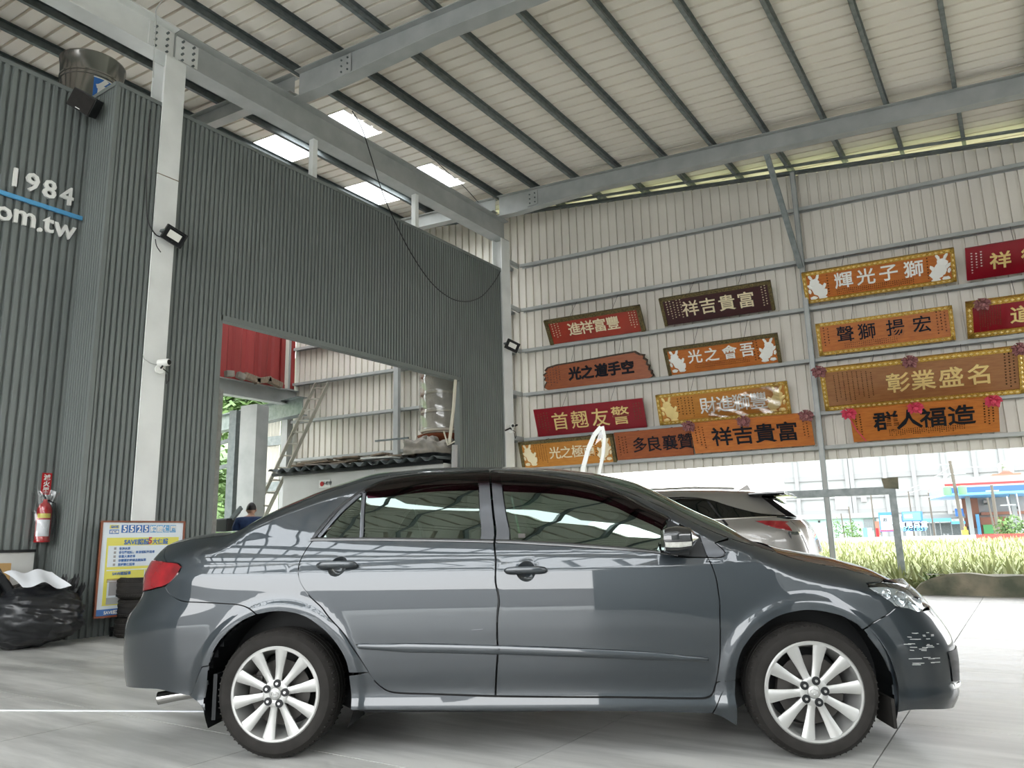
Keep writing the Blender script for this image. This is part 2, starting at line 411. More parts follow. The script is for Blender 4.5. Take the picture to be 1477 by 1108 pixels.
# girts
GZ = [7.60, 6.47, 5.45, 4.38, 3.31, 2.63]
for z in GZ:
    mb = MB()
    for (ua, ub) in ((-15.0, -8.0), (-7.75, -1.32), (-1.30, 8)):
        mb.box(ua, ub, -.17, -.165, z-.02, z+.05).box(ua, ub, -.17, -.01, z+.046, z+.052).box(ua, ub, -.17, -.13, z-.022, z-.016)
        mb.box(ua, ub, -.012, -.006, z-.02, z+.05)
    mb.build('girt', M['steel'], wb, M0=wframe(WK))
# gable edge angle at the top of the wall
mb = MB(); mb.bar(wpos(U0, WK-.05, ztop(U0)+.02), wpos(U1, WK-.05, ztop(U1)+.02), .10, .06).build('top_angle', M['galvd'], wb)
mb = MB(); mb.bar(wpos(-6.5, WK-.2, ztop(-6.5)+.08), wpos(U1, WK-.2, ztop(U1)+.17), .05, .05).build('top_pipe', M['galv'], wb)
# columns of the back wall
def post_struct(name, u, w, d, k, z0, z1, m='galv'):
    mb = MB(); mb.box(u-w/2, u+w/2, -d/2, d/2, z0, z1)
    return mb.build(name, M[m], kind='structure', M0=wframe(k))
p = post_struct('trim_1', -1.31, .10, .10, WK-.24, 0, 8.42, 'galv')
mb = MB(); mb.box(-.035, .035, -.056, -.05, 0, 8.4).build('web_strip', M['steel'], p, M0=Matrix.Translation((-1.31, 0, 0)))
post_struct('trim_2', -11.33, .14, .12, WK-.24, 0, 9.2, 'steel')
post_struct('trim_3', -15.12, .22, .22, WK-.16, 0, 9.6, 'steel')
mb = MB(); mb.bar((-3.28, 14.05, 8.28), wpos(-1.33, WK-.32, 6.30), .10, .06); mb.build('trim_4', M['galv'], kind='structure')

# railing in front of the opening
mb = MB(); mb.box(-2.62, -.22, -.05, .05, 1.69, 1.83); rl = thing('railing', 'grey steel rail on square posts below the back wall siding', 'railing', wframe(WK-.26))
mb.build('rail', M['galv'], rl)
MB().box(-.235, -.115, -.06, .06, 0, 1.84).build('post', M['galv'], rl)
mb = MB(); mb.add([(-.30, -.09, 1.80), (-.06, -.09, 1.78), (-.06, .09, 1.78), (-.30, .09, 1.80), (-.33, -.11, 1.98), (-.05, -.11, 1.99), (-.05, .11, 1.99), (-.33, .11, 1.98)],
   [(0, 1, 2, 3), (7, 6, 5, 4), (0, 4, 5, 1), (1, 5, 6, 2), (2, 6, 7, 3), (3, 7, 4, 0)]); mb.build('cap', M['concrete'], rl, label='rusty bent end cap')
MB().box(-2.72, -2.60, -.05, .05, 0, 1.84).build('post', M['galv'], rl)

# roof sheet with ribs along x, split around the skylights
def roof_sheet(mb, x0, x1, y0, y1):
    n = int(round((y1-y0)/.25)); p = (y1-y0)/n; vs = []; ys = []
    for i in range(n):
        for t, h in ((0, 0), (.80, 0), (.83, 1), (.97, 1)): ys.append((y0+(i+t)*p, h*.05))
    ys.append((y1, 0))
    for y, h in ys: vs += [(x0, y, roof_z(x0)+h), (x1, y, roof_z(x1)+h)]
    mb.add(vs, [(2*i, 2*i+1, 2*i+3, 2*i+2) for i in range(len(ys)-1)])
RX0, RX1, RY0, RY1 = -17.6, 12, -14.0, 17.4
sky = [(-17.3, -10.0, 9.40, 10.45), (-17.3, -10.0, 12.05, 13.25)]     # skylight strips seen over the partition, lengthened leftwards to light the annex
sky2 = [(-9.2, 7.6, -.88, -.54), (-9.2, 7.6, -5.8, -3.6), (-9.2, 7.6, -9.4, -7.2), (-9.2, 7.6, -13.2, -11.0)]  # narrow strip is reflected in the windows; wide ones added to brighten the hall
cuts = sorted(sky+sky2, key=lambda s: s[2])
mb = MB(); y = RY0
for (xa, xb, ya, yb) in cuts:
    roof_sheet(mb, RX0, RX1, y, ya)
    roof_sheet(mb, RX0, xa, ya, yb); roof_sheet(mb, xb, RX1, ya, yb); y = yb
roof_sheet(mb, RX0, RX1, y, RY1)
ce = mb.build('ceiling', M['roof'], kind='structure')
for (xa, xb, ya, yb) in cuts:
    mb = MB(); mb.add([(xa, ya, roof_z(xa)+.04), (xb, ya, roof_z(xb)+.04), (xb, yb, roof_z(xb)+.04), (xa, yb, roof_z(xa)+.04)], [(0, 1, 2, 3)])
    mb.build('skylight', M['poly'], ce)  # covers the seen strips and those added behind the camera
mb = MB(); mb.add([(RX0, RY1, roof_z(RX0)+.06), (RX1, RY1, roof_z(RX1)+.06), (RX1, RY1, roof_z(RX1)-.55), (RX0, RY1, roof_z(RX0)-.55), (RX0, RY1+.03, roof_z(RX0)+.06), (RX1, RY1+.03, roof_z(RX1)+.06), (RX1, RY1+.03, roof_z(RX1)-.55), (RX0, RY1+.03, roof_z(RX0)-.55)], [(0, 1, 2, 3), (7, 6, 5, 4), (0, 4, 5, 1), (3, 2, 6, 7)])
mb.build('eave_light_stop', M['steel'], ce)  # added drop sheet, blocks low light under the roof overhang
# purlins
pn = 0
for i in range(-14, 12):
    x = -.07+1.057*i
    if x < RX0+.3: continue
    z = purlin_z(x); mb = MB()
    mb.box(x-.035, x-.030, RY0, 16.3, z, z+.17).box(x-.035, x+.035, RY0, 16.3, z, z+.006).box(x-.035, x+.035, RY0, 16.3, z+.164, z+.17).box(x+.030, x+.035, RY0, 16.3, z, z+.03)
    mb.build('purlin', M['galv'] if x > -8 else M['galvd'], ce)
# rafters
def rafter(y, x0, x1, haunch=None, dep=.36, w=.20):
    xs = [x0, x1] if haunch is None else [x0, haunch[0], haunch[1], x1]
    mb = MB()
    for a, b in zip(xs[:-1], xs[1:]):
        da = db = dep
        if haunch and a < haunch[1]-1e-3: da = haunch[2] if a <= haunch[0]+1e-3 else dep; db = haunch[2] if b <= haunch[0]+1e-3 else dep
        za, zb = purlin_z(a)-.01, purlin_z(b)-.01
        mb.bar((a, y, za-.008), (b, y, zb-.008), w, .016); mb.bar((a, y, za-da+.008), (b, y, zb-db+.008), w, .016)
        mb.add([(a, y-.006, za), (b, y-.006, zb), (b, y-.006, zb-db), (a, y-.006, za-da), (a, y+.006, za), (b, y+.006, zb), (b, y+.006, zb-db), (a, y+.006, za-da)],
               [(0, 1, 2, 3), (7, 6, 5, 4)])
    return mb.build('rafter', M['steel'], ce)
r1 = rafter(13.98, -9.5, 12, (-9.0, -6.8, .52))
r2_ob = rafter(7.90, -9.5, 12, (-8.9, -6.4, .52), .38, .24)
rafter(1.8, -9.5, 12); rafter(-4.3, -9.5, 12); rafter(-10.4, -9.5, 12)
for y_ in (14.0, 7.90, 1.8): rafter(y_, -17.5, -9.63, None, .34)
# splice plates with bolts
def splice(parent, y, xs, z, dz):
    mb = MB(); mb.box(xs-.14, xs+.14, y-.025, y-.006, z-dz, z+dz); mb.build('splice_plate', M['steel'], parent)
    mb = MB()
    for i in (-1, 1):
        for j in (-1.2, 0, 1.2): mb.lathe([(0, -.03), (.016, -.03), (.016, -.01)], 6, 'y', (xs+i*.07, y-.015, z+j*.09))
    mb.build('bolts', M['galvd'], parent, kind='stuff')
splice(r1, 13.97, -8.55, purlin_z(-8.55)-.24, .17); splice(r2_ob, 7.88, -8.35, purlin_z(-8.35)-.24, .17)

# long beam over the partition, its columns
mb = MB(); mb.beam_h((-9.71, -9, 8.37), (-9.71, 5.69, 8.37), .30, .53, .02)
bm_ = mb.build('trim_5', M['steell'], kind='structure')
mb = MB(); mb.beam_h((-9.71, 5.70, 8.37), (-9.71, 14.45, 8.37), .30, .53, .02)
bm2 = mb.build('trim_6', M['steel'], kind='structure')
for yy in (5.47, 5.90):
    mb = MB(); mb.box(-9.70, -9.675, yy-.18, yy+.18, 8.15, 8.58); mb.build('splice_plate', M['steell'], bm_ if yy < 5.6 else bm2)
    mb = MB()
    for i in (-1, 1):
        for j in range(4): mb.lathe([(0, .05), (.018, .05), (.018, .0)], 6, 'x', (-9.68, yy+i*.09, 8.21+j*.105))
    mb.build('bolts', M['galvd'], bm_ if yy < 5.6 else bm2, kind='stuff')
mb = MB(); mb.box(-9.585, -9.56, 5.51, 5.83, 0, 8.11)
c1 = mb.build('trim_7', M['steell'], kind='structure')
MB().box(-9.59, -9.556, 5.505, 5.835, 6.22, 6.232).build('weld_seam', M['timber'], c1)
mb = MB(); mb.box(-9.90, -9.87, 5.51, 5.80, 7.35, 8.11).box(-9.87, -9.585, 5.66, 5.68, 7.35, 8.11); mb.build('stub_post', M['steell'], c1)
mb = MB(); mb.box(-9.585, -9.56, 14.12, 14.46, 0, 8.11).box(-9.84, -9.82, 14.13, 14.46, 0, 8.11).box(-9.82, -9.585, 14.28, 14.30, 0, 8.11)
c2 = mb.build('trim_8', M['steell'], kind='structure')
for y_ in (8.43, 11.17):
    MB().box(-9.76, -9.65, y_-.05, y_+.05, 7.34, 8.11).build('stub_post', M['steell'], bm2)
for z in GZ[:5]:
    mb = MB(); a = wpos(-7.82, WK-.10, z); mb.bar((-9.62, 14.46, z+.03), (a[0]+.0, a[1], z+.03), .06, .10); mb.build('bracket', M['steel'], c2)

# kerb wall and field beyond it
kz = .32
ka = V3(-1.75, 14.28, 0); kb = V3(11.5, 12.9, 0); dk = (kb-ka)/np.linalg.norm(kb-ka); nk = V3(-dk[1], dk[0], 0)
def kerb(u, v):
    L = np.linalg.norm(kb-ka); s = u*L; e = min(1, s/.55)**.5
    prof = [(0, 0), (.01, .55), (.0, .86), (.03, 1), (.30, 1), (.33, .86), (.33, 0)][int(round(v*6))]
    w = .02*math.sin(s*3.1)+.012*math.sin(s*9)
    p = ka+dk*s+nk*(prof[0]+w*.5); return (p[0], p[1], max(.0, prof[1]*(kz+w)*e))
mb = MB(); mb.grid(kerb, 90, 6); kb_o = mb.build('kerb_wall', M['concrete'], kind='structure', smooth=True)
mb = MB(); mb.grid(lambda u, v: tuple(ka+dk*(.25+u*13)+nk*(.05+.22*v))[:2]+(kz*.97+.015*math.sin(u*60+v*3),), 60, 3); mb.build('kerb_top_ridge', M['concrete'], kb_o, smooth=True)
mb = MB()
for i in range(60):
    a = 14.6 if i == 0 else 0
mb.add([wpos(-3.2, 14.5, -.02), wpos(60, 14.5, -.02), wpos(60, 62, -.02), wpos(-40, 62, -.02), wpos(-40, 16.6, -.02), wpos(-3.2, 16.6, -.02)], [(0, 1, 2, 3, 4, 5)])
mb.build('field_ground', M['soil'], kind='structure')
mb = MB(); mb.add([wpos(-300, 62, -.03), wpos(300, 62, -.03), wpos(300, 420, -.03), wpos(-300, 420, -.03)], [(0, 1, 2, 3)])
mb.add([wpos(-300, -200, -.35), wpos(300, -200, -.35), wpos(300, 62.2, -.35), wpos(-300, 62.2, -.35)], [(0, 1, 2, 3)])
mb.build('ground', M['road'], kind='structure')
# unseen walls and outside blocks, added to shape light and reflections
mb = MB(); corr(mb, (8.0, 13.4), (8.0, 3.0), 0, 7.7, (-1, 0), .20, .03, RIB); corr(mb, (8.0, -3.5), (8.0, -14), 0, 7.7, (-1, 0), .20, .03, RIB); mb.build('wall_right_added', M['dark'], kind='structure')  # unseen dark wall, its gap shaped for car reflections and column light
mb = MB(); corr(mb, (-17.5, -14), (XL-.15, -14), 0, 9.7, (0, 1), .20, .03, RIB); mb.build('wall_front', M['dark'], kind='structure')
mb = MB(); corr(mb, (-17.5, 7.0), (-17.5, -14), 0, 9.8, (1, 0), .20, .03, RIB); mb.build('wall_far_left', M['dark'], kind='structure')  # unseen, added with the front wall to keep light out of the left room
MB().box(-30, 45, -46, -40, 0, 5.2).box(-30, 45, -40.4, -40, 5.2, 5.6).build('added_yard_block', M['greyw'], label='long low grey block added behind the camera to shape reflections', cat='building')  # unseen block, gives the car side a darker horizon band to reflect
MB().box(17, 23, -16, 7, 0, 6.2).box(16.8, 23.2, -16.2, 7.2, 6.2, 6.5).build('added_side_block', M['steel'], label='plain grey block added beyond the open right side to dim reflections', cat='building')  # unseen block, greys the sky reflected in the fender
# apron outdoors behind and right of the camera, kept pale to bounce light inside
MB().box(12, 60, -60, 12, -.3, -.02).box(-60, 12, -60, -16, -.3, -.02).build('apron', M['yard'], kind='structure')
# ------------------------------------------------------------------ pineapple field
def rosette(seed, n=14, h=.41):
    rnd = random.Random(seed); mb = MB()
    for i in range(n):
        a = 2.4*i+rnd.uniform(-.3, .3); el = .35+1.0*i/n; L = h*rnd.uniform(.85, 1.15); w = .030
        d = (math.cos(a), math.sin(a)); s = (-d[1], d[0]); vs = []
        for t, ww, dr in ((0, .8, 0), (.5, 1, .10), (.85, .6, .34), (1.06, .05, .55)):
            r = L*t*math.cos(el)*1.05; z = .03+L*t*math.sin(el)*1.05-dr*L*.32*math.cos(el)
            vs += [(d[0]*r+s[0]*w*ww, d[1]*r+s[1]*w*ww, z), (d[0]*r-s[0]*w*ww, d[1]*r-s[1]*w*ww, z)]
        mb.add(vs, [(0, 2, 3, 1), (2, 4, 5, 3), (4, 6, 7, 5)])
    return mb
rv = [rosette(i) for i in range(5)]
spots = []
k = 15.05
while k < 60:
    st = .36+.008*(k-14); u = -4+random.uniform(0, st)
    u0 = (-3.0 if k < 16.5 else -6-(k-16)*.95); u1 = 3.4+(k-14.7)*.46
    u = u0
    while u < u1:
        spots.append((u+random.uniform(-.1, .1), k+random.uniform(-.1, .1))); u += st*.92
    k += st
def shows(u, k):
    p = V3(*wpos(u, k, .3))-CAMP; d = p@fwd; x = 738.5+FPX*(p@CAMR)/d
    return (1205 < x < 1490)
cand = sorted([s for s in spots if shows(*s)], key=lambda s: s[1])
near = cand[:290]; ns = set(near)
protos = []
for i, (u, k) in enumerate(near):
    Mx = Matrix.Translation(wpos(u, k, -.02)) @ Matrix.Rotation(random.uniform(0, 6.3), 4, 'Z') @ Matrix.Scale(random.uniform(.8, 1.15), 4)
    if len(protos) < 5:
        o = rv[i].build('pineapple_plant', M['pine']); protos.append(o)
    else:
        o = random.choice(protos).copy(); COL.objects.link(o)
    o.matrix_world = Mx
    setp(o, 'spiky pale green pineapple plant in the front rows of the field behind the low kerb', 'plant', 'pineapple plants in the front rows')
mb = MB()
lite = [rosette(20+i, 8, .46) for i in range(4)]
for (u, k) in spots:
    if (u, k) in ns: continue
    m_ = Matrix.Translation(wpos(u, k, -.02)) @ Matrix.Rotation(random.uniform(0, 6.3), 4, 'Z') @ Matrix.Scale(random.uniform(.85, 1.2), 4)
    r = random.choice(lite); mb.add([tuple(m_ @ Vector(v)) for v in r.v], r.f)
mb.build('pineapple_rows', M['pine'], label='pale green pineapple rows reaching back to the road', cat='crop', kind='stuff')
# weed growing on the kerb
mb = MB(); rnd = random.Random(3)
for i in range(46):
    a = rnd.uniform(0, 6.3); L = rnd.uniform(.10, .24); b = V3(*on_z(1345, 856)[:2], 0)+V3(rnd.uniform(-.12, .12), rnd.uniform(-.10, .0)-.05, rnd.uniform(.02, .34))
    d = V3(math.cos(a), math.sin(a), rnd.uniform(-.2, 1.2)); s = V3(-d[1], d[0], 0)*.012
    mb.add([b-s, b+s, b+d*L*.6+s, b+d*L*.6-s, b+d*L+V3(0, 0, -.05)], [(0, 1, 2, 3), (3, 2, 4)])
mb.build('weed_tuft', M['leaf'], label='small green weed tuft growing against the mossy kerb wall', cat='weed')

# ------------------------------------------------------------------ street beyond the field
def fbox(mb, px0, px1, py0, py1, K, th=.3):
    u0, za = wpx(px0, (py0+py1)/2, K); u1, zb = wpx(px1, (py0+py1)/2, K)
    z1 = wpx((px0+px1)/2, py0, K)[1]; z0 = wpx((px0+px1)/2, py1, K)[1]
    return mb.box(min(u0, u1), max(u0, u1), 0, th, z0, z1)
def wbuild(mb, K, name, m, parent=None, **kw): return mb.build(name, m, parent, M0=None if parent else wframe(K), **kw)
# pale factory
K = 150
fa = thing('factory_building', 'huge pale factory hall with a grid of trims filling the background', 'building', wframe(K))
mb = MB(); u0 = wpx(1131, 700, K)[0]; mb.box(u0, 60, 0, 30, -1, 24); mb.build('wall', M['fact'], fa)
mb = MB(); mb.box(-34, u0, 4, 30, -1, 3.6); mb.build('side_hall', M['fact'], fa)
for px in (1150, 1223, 1230, 1278, 1320, 1365, 1410, 1450):
    u = wpx(px, 700, K)[0]; MB().box(u-.35, u+.35, -.5, 0, -1, 24).build('pilaster', M['factt'], fa)
for py in (640, 684, 712, 736):
    z = wpx(1300, py, K)[1]; MB().box(u0, 60, -.3, 0, z-.45, z+.45).build('trim_band', M['factt'], fa)
for px0, px1, py0, py1 in ((1205, 1225, 716, 735), (1242, 1250, 716, 724)):
    mb = MB(); fbox(mb, px0, px1, py0, py1, K, .3).xf(Matrix.Translation((0, -.45, 0))); mb.build('window', M['greyw'], fa)
# low teal building
K = 95
tb = thing('low_shop_building', 'low pale teal building with a flat roof across the field', 'building', wframe(K))
mb = MB(); fbox(mb, 1150, 1262, 748, 774, K, 8); mb.build('wall', M['tealw'], tb)
mb = MB(); fbox(mb, 1146, 1290, 741, 748, K, 8.3).xf(Matrix.Translation((0, -.4, 0))); mb.build('roof', M['fact'], tb)
for a, b in ((1155, 1158), (1180, 1183)):
    mb = MB(); fbox(mb, a, b, 751, 754, K, .2).xf(Matrix.Translation((0, -.12, 0))); mb.build('vent', M['black'], tb)
mb = MB(); fbox(mb, 1246, 1262, 749, 765, K, .2).xf(Matrix.Translation((0, -.12, 0))); mb.build('shutter', M['galvd'], tb)
mb = MB(); fbox(mb, 1262, 1270, 752, 772, K, .2).xf(Matrix.Translation((0, -.12, 0))); mb.build('shop_front', M['brick'], tb)
# long shed between billboards and station
K = 92
sh = thing('roadside_shed', 'long open fronted shed with white roof beside the petrol station', 'building', wframe(K))
mb = MB(); fbox(mb, 1330, 1392, 742, 748, K, 6).xf(Matrix.Translation((0, -.5, 0))); mb.build('roof', M['fact'], sh)
mb = MB(); fbox(mb, 1332, 1390, 754, 776, K, .3).xf(Matrix.Translation((0, 2, 0))); mb.build('back_wall', M['galvd'], sh)
for px in (1334, 1341, 1348, 1356, 1372, 1385):
    mb = MB(); fbox(mb, px, px+1.2, 748, 775, K, .12).xf(Matrix.Translation((0, -.3, 0))); mb.build('post', M['fact'], sh)
mb = MB(); fbox(mb, 1330, 1372, 748, 753, K, .12).xf(Matrix.Translation((0, -.6, 0))); mb.build('awning', M['bluel'], sh, label='light blue awning')
mb = MB(); fbox(mb, 1372, 1392, 752, 756, K, .12).xf(Matrix.Translation((0, -.6, 0))); mb.build('awning', M['bluel'], sh)
mb = MB(); fbox(mb, 1377, 1389, 734, 745, K, .3).xf(Matrix.Translation((0, -1, 0))); mb.build('roof_sign', M['bluep'], sh, label='blue roof sign')
for i, px in enumerate((1361, 1366)):
    mb = MB(); fbox(mb, px, px+3, 770, 776, 90, .4); setp(mb.build('water_barrel', M['fact'], M0=wframe(90)), 'left white barrel before the roadside shed' if i == 0 else 'right white barrel before the roadside shed', 'barrel')
# station building and canopy
K = 96
st = thing('station_building', 'terracotta and grey two storey building behind the petrol station canopy', 'building', wframe(K))
mb = MB(); fbox(mb, 1392, 1500, 716, 778, K, 10); mb.build('wall', M['greyw'], st)
mb = MB(); fbox(mb, 1389, 1412, 716, 762, K, .4).xf(Matrix.Translation((0, -.4, 0))); mb.build('brick_panel', M['brick'], st)
mb = MB(); fbox(mb, 1414, 1452, 746, 772, K, .4).xf(Matrix.Translation((0, -.4, 0))); mb.build('brick_panel', M['brick'], st)
mb = MB(); fbox(mb, 1414, 1500, 738, 742, K, .8).xf(Matrix.Translation((0, -.8, 0))); mb.build('ledge', M['brick'], st)
mb = MB(); fbox(mb, 1418, 1432, 757, 770, K, .2).xf(Matrix.Translation((0, -.6, 0))); mb.build('window', M['green'], st)
for a, b, c, d in ((1417, 1424, 721, 729), (1461, 1468, 730, 735), (1397, 1402, 758, 776)):
    mb = MB(); fbox(mb, a, b, c, d, K, .2).xf(Matrix.Translation((0, -.5, 0))); fr = mb.build('window_frame', M['fact'], st)
    mb = MB(); fbox(mb, a+1, b-1, c+1, d-1, K, .2).xf(Matrix.Translation((0, -.6, 0))); mb.build('pane', M['dglass'], fr)
mb = MB(); fbox(mb, 1408, 1413, 742, 772, K, .2).xf(Matrix.Translation((0, -.9, 0))); mb.build('blue_sign', M['bluel'], st)
rt = MB(); fbox(rt, 1432, 1474, 683, 697, K+4, 5); rt.box(wpx(1434, 690, K+4)[0], wpx(1472, 690, K+4)[0], .2, 4.8, 0, wpx(1450, 696, K+4)[1]); rt.build('stair_tower', M['brick'], M0=wframe(K+4)); setp(bpy.data.objects['stair_tower'], 'salmon pink rooftop stair tower behind the canopy', 'tower')
mb = MB(); u, z0 = wpx(1453, 681, K+5); mb.lathe([(0, 0), (.75, 0), (.8, .1), (.8, 1.15), (.5, 1.35), (.2, 1.45), (0, 1.45)], 20, 'z', (u, 1, z0-.22))
mb.build('water_tank', M['stain'], label='round steel water tank on the salmon stair tower', cat='tank', smooth=True, M0=wframe(K+5))
K = 86
cn = thing('station_canopy', 'petrol station canopy edged in red white and blue stripes', 'canopy', wframe(K))
u0, zl = wpx(1345, 712, K); u1 = wpx(1364, 712, K)[0]; u2 = wpx(1520, 706, K)[0]; zb = wpx(1400, 714, K)[1]; H_ = 1.1
def band(z0, z1, m, nm):
    mb = MB(); mb.add([(u0, 7, z0), (u1, 0, z0), (u2, 0, z0), (u2, 12, z0), (u0, 12, z0), (u0, 7, z1), (u1, 0, z1), (u2, 0, z1), (u2, 12, z1), (u0, 12, z1)],
       [(4, 3, 2, 1, 0), (5, 6, 7, 8, 9), (0, 1, 6, 5), (1, 2, 7, 6), (2, 3, 8, 7), (3, 4, 9, 8), (4, 0, 5, 9)]); mb.build(nm, m, cn)
band(zb, zb+.22, M['bluel'], 'cyan_stripe'); band(zb+.22, zb+.75, M['lblue'], 'blue_stripe'); band(zb+.75, zb+.92, M['fact'], 'white_stripe')
band(zb+.92, zb+1.14, M['red'], 'red_stripe'); band(zb+1.14, zb+1.7, M['fact'], 'parapet')
for px in (1402, 1470):
    u = wpx(px, 740, K)[0]; MB().box(u-.2, u+.2, 3, 3.4, 0, zb).build('column', M['fact'], cn)
# billboards
def billboard(px0, px1, py0, py1, K, name, label, bands):
    t = thing(name, label, 'billboard', wframe(K))
    mb = MB(); fbox(mb, px0, px1, py0, py1, K, .15); mb.build('board', M['bluep'], t)
    for (a, b, c, d, m) in bands:
        mb = MB(); fbox(mb, px0+(px1-px0)*a, px0+(px1-px0)*b, py0+(py1-py0)*c, py0+(py1-py0)*d, K, .04).xf(Matrix.Translation((0, -.06, 0))); mb.build('print', M[m], t)
    u0 = wpx(px0+2, 760, K)[0]; u1 = wpx(px1-2, 760, K)[0]; z1 = wpx(px0, py1, K)[1]
    for u in (u0, u1): MB().box(u-.08, u+.08, .15, .3, 0, z1+.5).build('leg', M['galvd'], t)
    return t
billboard(1268, 1296, 739, 767, 84, 'billboard', 'blue and white billboard partly hidden by the railing post', [(.08, .95, .16, .90, 'pwhite'), (.08, .95, .90, .97, 'pink'), (.2, .42, .30, .5, 'ink'), (.15, .8, .62, .72, 'ribbon')])
b2 = billboard(1301, 1331, 738, 752, 83, 'billboard', 'sky blue upper billboard right of the railing post', [(.04, .9, .08, .92, 'bluel'), (.1, .5, .3, .7, 'pwhite')])
b3 = billboard(1302, 1333, 753, 766, 82, 'billboard', 'dark blue billboard with two rows of white characters', [(.02, .98, .05, .95, 'jeans')])
u, z = wpx(1317, 757, 82); put_glyph('車用百貨', .62, .02, 'pwhite', b3, Matrix.Translation((u, -.12, z)) @ Matrix.Rotation(PI/2, 4, 'X'), bold=.01)
u, z = wpx(1317, 762.5, 82); put_glyph('882-1859', .62, .02, 'bluel', b3, Matrix.Translation((u, -.12, z)) @ Matrix.Rotation(PI/2, 4, 'X'), bold=.01)
# utility poles with wires
def upole(px0, py0, px1, py1, K, name, label, r, arms=(), m='pole'):
    u0, z0 = wpx(px0, py0, K); u1, z1 = wpx(px1, py1, K)
    t = thing(name, label, 'pole', wframe(K))
    mb = MB(); mb.tube([(u0, 0, min(z0, 0)), (u1, 0, z1)], [r, r*.75], 8); mb.build('shaft', M[m], t)
    for (z, w) in arms: MB().box(u1-w, u1+w, -.08, .08, z1-z-.06, z1-z+.06).build('crossarm', M['galv'], t)
    return t, u1, z1
t1, pu, pz = upole(1391, 772, 1370, 665, 80, 'utility_pole', 'tallest utility pole with green transformers left of the station', .17, ((.3, 1.0), (1.2, 1.1), (2.0, .9)))
for du in (-.7, .5):
    mb = MB(); mb.lathe([(0, 0), (.32, 0), (.34, .1), (.34, .7), (.25, .8), (0, .82)], 12, 'z', (pu+du+.15, -.3, pz-3.1)); mb.build('transformer', M['green'], t1, smooth=True)
upole(1441, 776, 1430, 700, 80, 'utility_pole', 'dark utility pole in front of the canopy stripes', .16, ((.5, .5),))
upole(1435, 762, 1424, 718, 82, 'street_pole', 'thin dark pole just left of the dark utility pole', .09)
upole(1466, 772, 1452, 716, 84, 'street_pole', 'thin pale pole crossing the grey upper storey', .09, ((.8, .6),), 'fact')
upole(1475, 760, 1466, 712, 85, 'street_pole', 'thin pale pole nearest the right edge of the picture', .08, (), 'fact')
upole(1314, 736, 1310, 709, 88, 'street_pole', 'slim dark pole rising above the blue billboards', .08)
upole(1261, 757, 1256, 714, 86, 'street_pole', 'slim dark pole left of the railing post', .08)
upole(1230, 772, 1224, 731, 86, 'street_pole', 'slim dark pole behind the middle wall post', .08)
upole(1218, 770, 1213, 741, 86, 'street_pole', 'short dark pole nearest the silver car', .08)
upole(1344, 742, 1339, 711, 86, 'lamp_pole', 'bent lamp pole at the corner of the canopy', .09, ((.4, .7),))
def wirespan(a, b, label, r=.03):
    A_ = at_depth(*a); B_ = at_depth(*b); pts = [tuple(A_+(B_-A_)*t+V3(0, 0, -1.2*4*t*(1-t)*.3)) for t in np.linspace(0, 1, 9)]
    MB().tube(pts, r, 5).build('overhead_wire', M['greyc'], label=label, cat='wire')
wirespan((1372, 672, 80), (1300, 708, 95), 'upper overhead wire running left from the tallest pole')
wirespan((1374, 682, 80), (1298, 714, 95), 'lower overhead wire running left from the tallest pole')
wirespan((1372, 672, 80), (1500, 664, 78), 'overhead wire from the tallest pole towards the rooftop tank')
# red fence, shrubs, machine, distant wall at the road
K = 70
rf = thing('red_fence', 'low red picket fence at the far edge of the field', 'fence', wframe(K))
u0 = wpx(1408, 775, K)[0]; u1 = wpx(1490, 777, K)[0]; zt = wpx(1440, 771, K)[1]; n = 60
for i in range(n+1):
    u = u0+(u1-u0)*i/n; MB().box(u-.035, u+.035, 0, .04, 0, zt+.05*(i % 2)).build('picket', M['redf'], rf)
for z in (.15, zt-.15): MB().box(u0, u1, .04, .08, z-.04, z+.04).build('rail', M['redf'], rf)
MB().box(wpx(1130, 775, 68)[0], wpx(1408, 775, 68)[0], 0, .3, 0, wpx(1300, 774, 68)[1]).build('road_barrier', M['road'], label='low concrete road barrier along the far side of the field', cat='barrier', M0=wframe(68))
def bush(px, py, K, r, name, label, m='leaf', sy=1.2, n=260, seed=1, cat='shrub'):
    rnd = random.Random(seed); u, z = wpx(px, py, K); mb = MB()
    for i in range(n):
        a = rnd.uniform(0, 6.3); b = rnd.uniform(-1, 1); q = rnd.uniform(.5, 1)*r; c = math.sqrt(1-b*b)
        p = V3(math.cos(a)*c*q, math.sin(a)*c*q, b*q*sy+r*sy)
        s = r*.13; d1 = V3(rnd.uniform(-1, 1), rnd.uniform(-1, 1), rnd.uniform(-1, 1))*s; d2 = V3(rnd.uniform(-1, 1), rnd.uniform(-1, 1), rnd.uniform(-1, 1))*s
        mb.add([p-d1, p+d2, p+d1, p-d2], [(0, 1, 2, 3)])
    return mb.build(name, M[m], label=label, cat=cat, M0=wframe(K, u, z-r*sy))
bush(1206, 762, 80, .55, 'conifer_shrub', 'small dark cone shaped shrub by the teal wall', sy=2.0, seed=2)
bush(1229, 766, 79, .85, 'palm_shrub', 'spreading green shrub with orange flowers by the teal wall', seed=3)
bush(1449, 764, 74, .9, 'roadside_shrub', 'green shrub left of the two behind the red fence', seed=4)
bush(1463, 764, 74, 1.1, 'roadside_shrub', 'brownish green shrub right of the two behind the red fence', seed=5)
mb = MB(); fbox(mb, 1388, 1397, 765, 776, 72, .8); fbox(mb, 1391, 1394, 760, 766, 72, .5); mb.box(wpx(1389, 770, 72)[0], wpx(1396, 770, 72)[0], .1, .7, -.03, .9); mb.build('roller_machine', M['yelm'], label='small yellow machine parked before the station', cat='machine', M0=wframe(72))
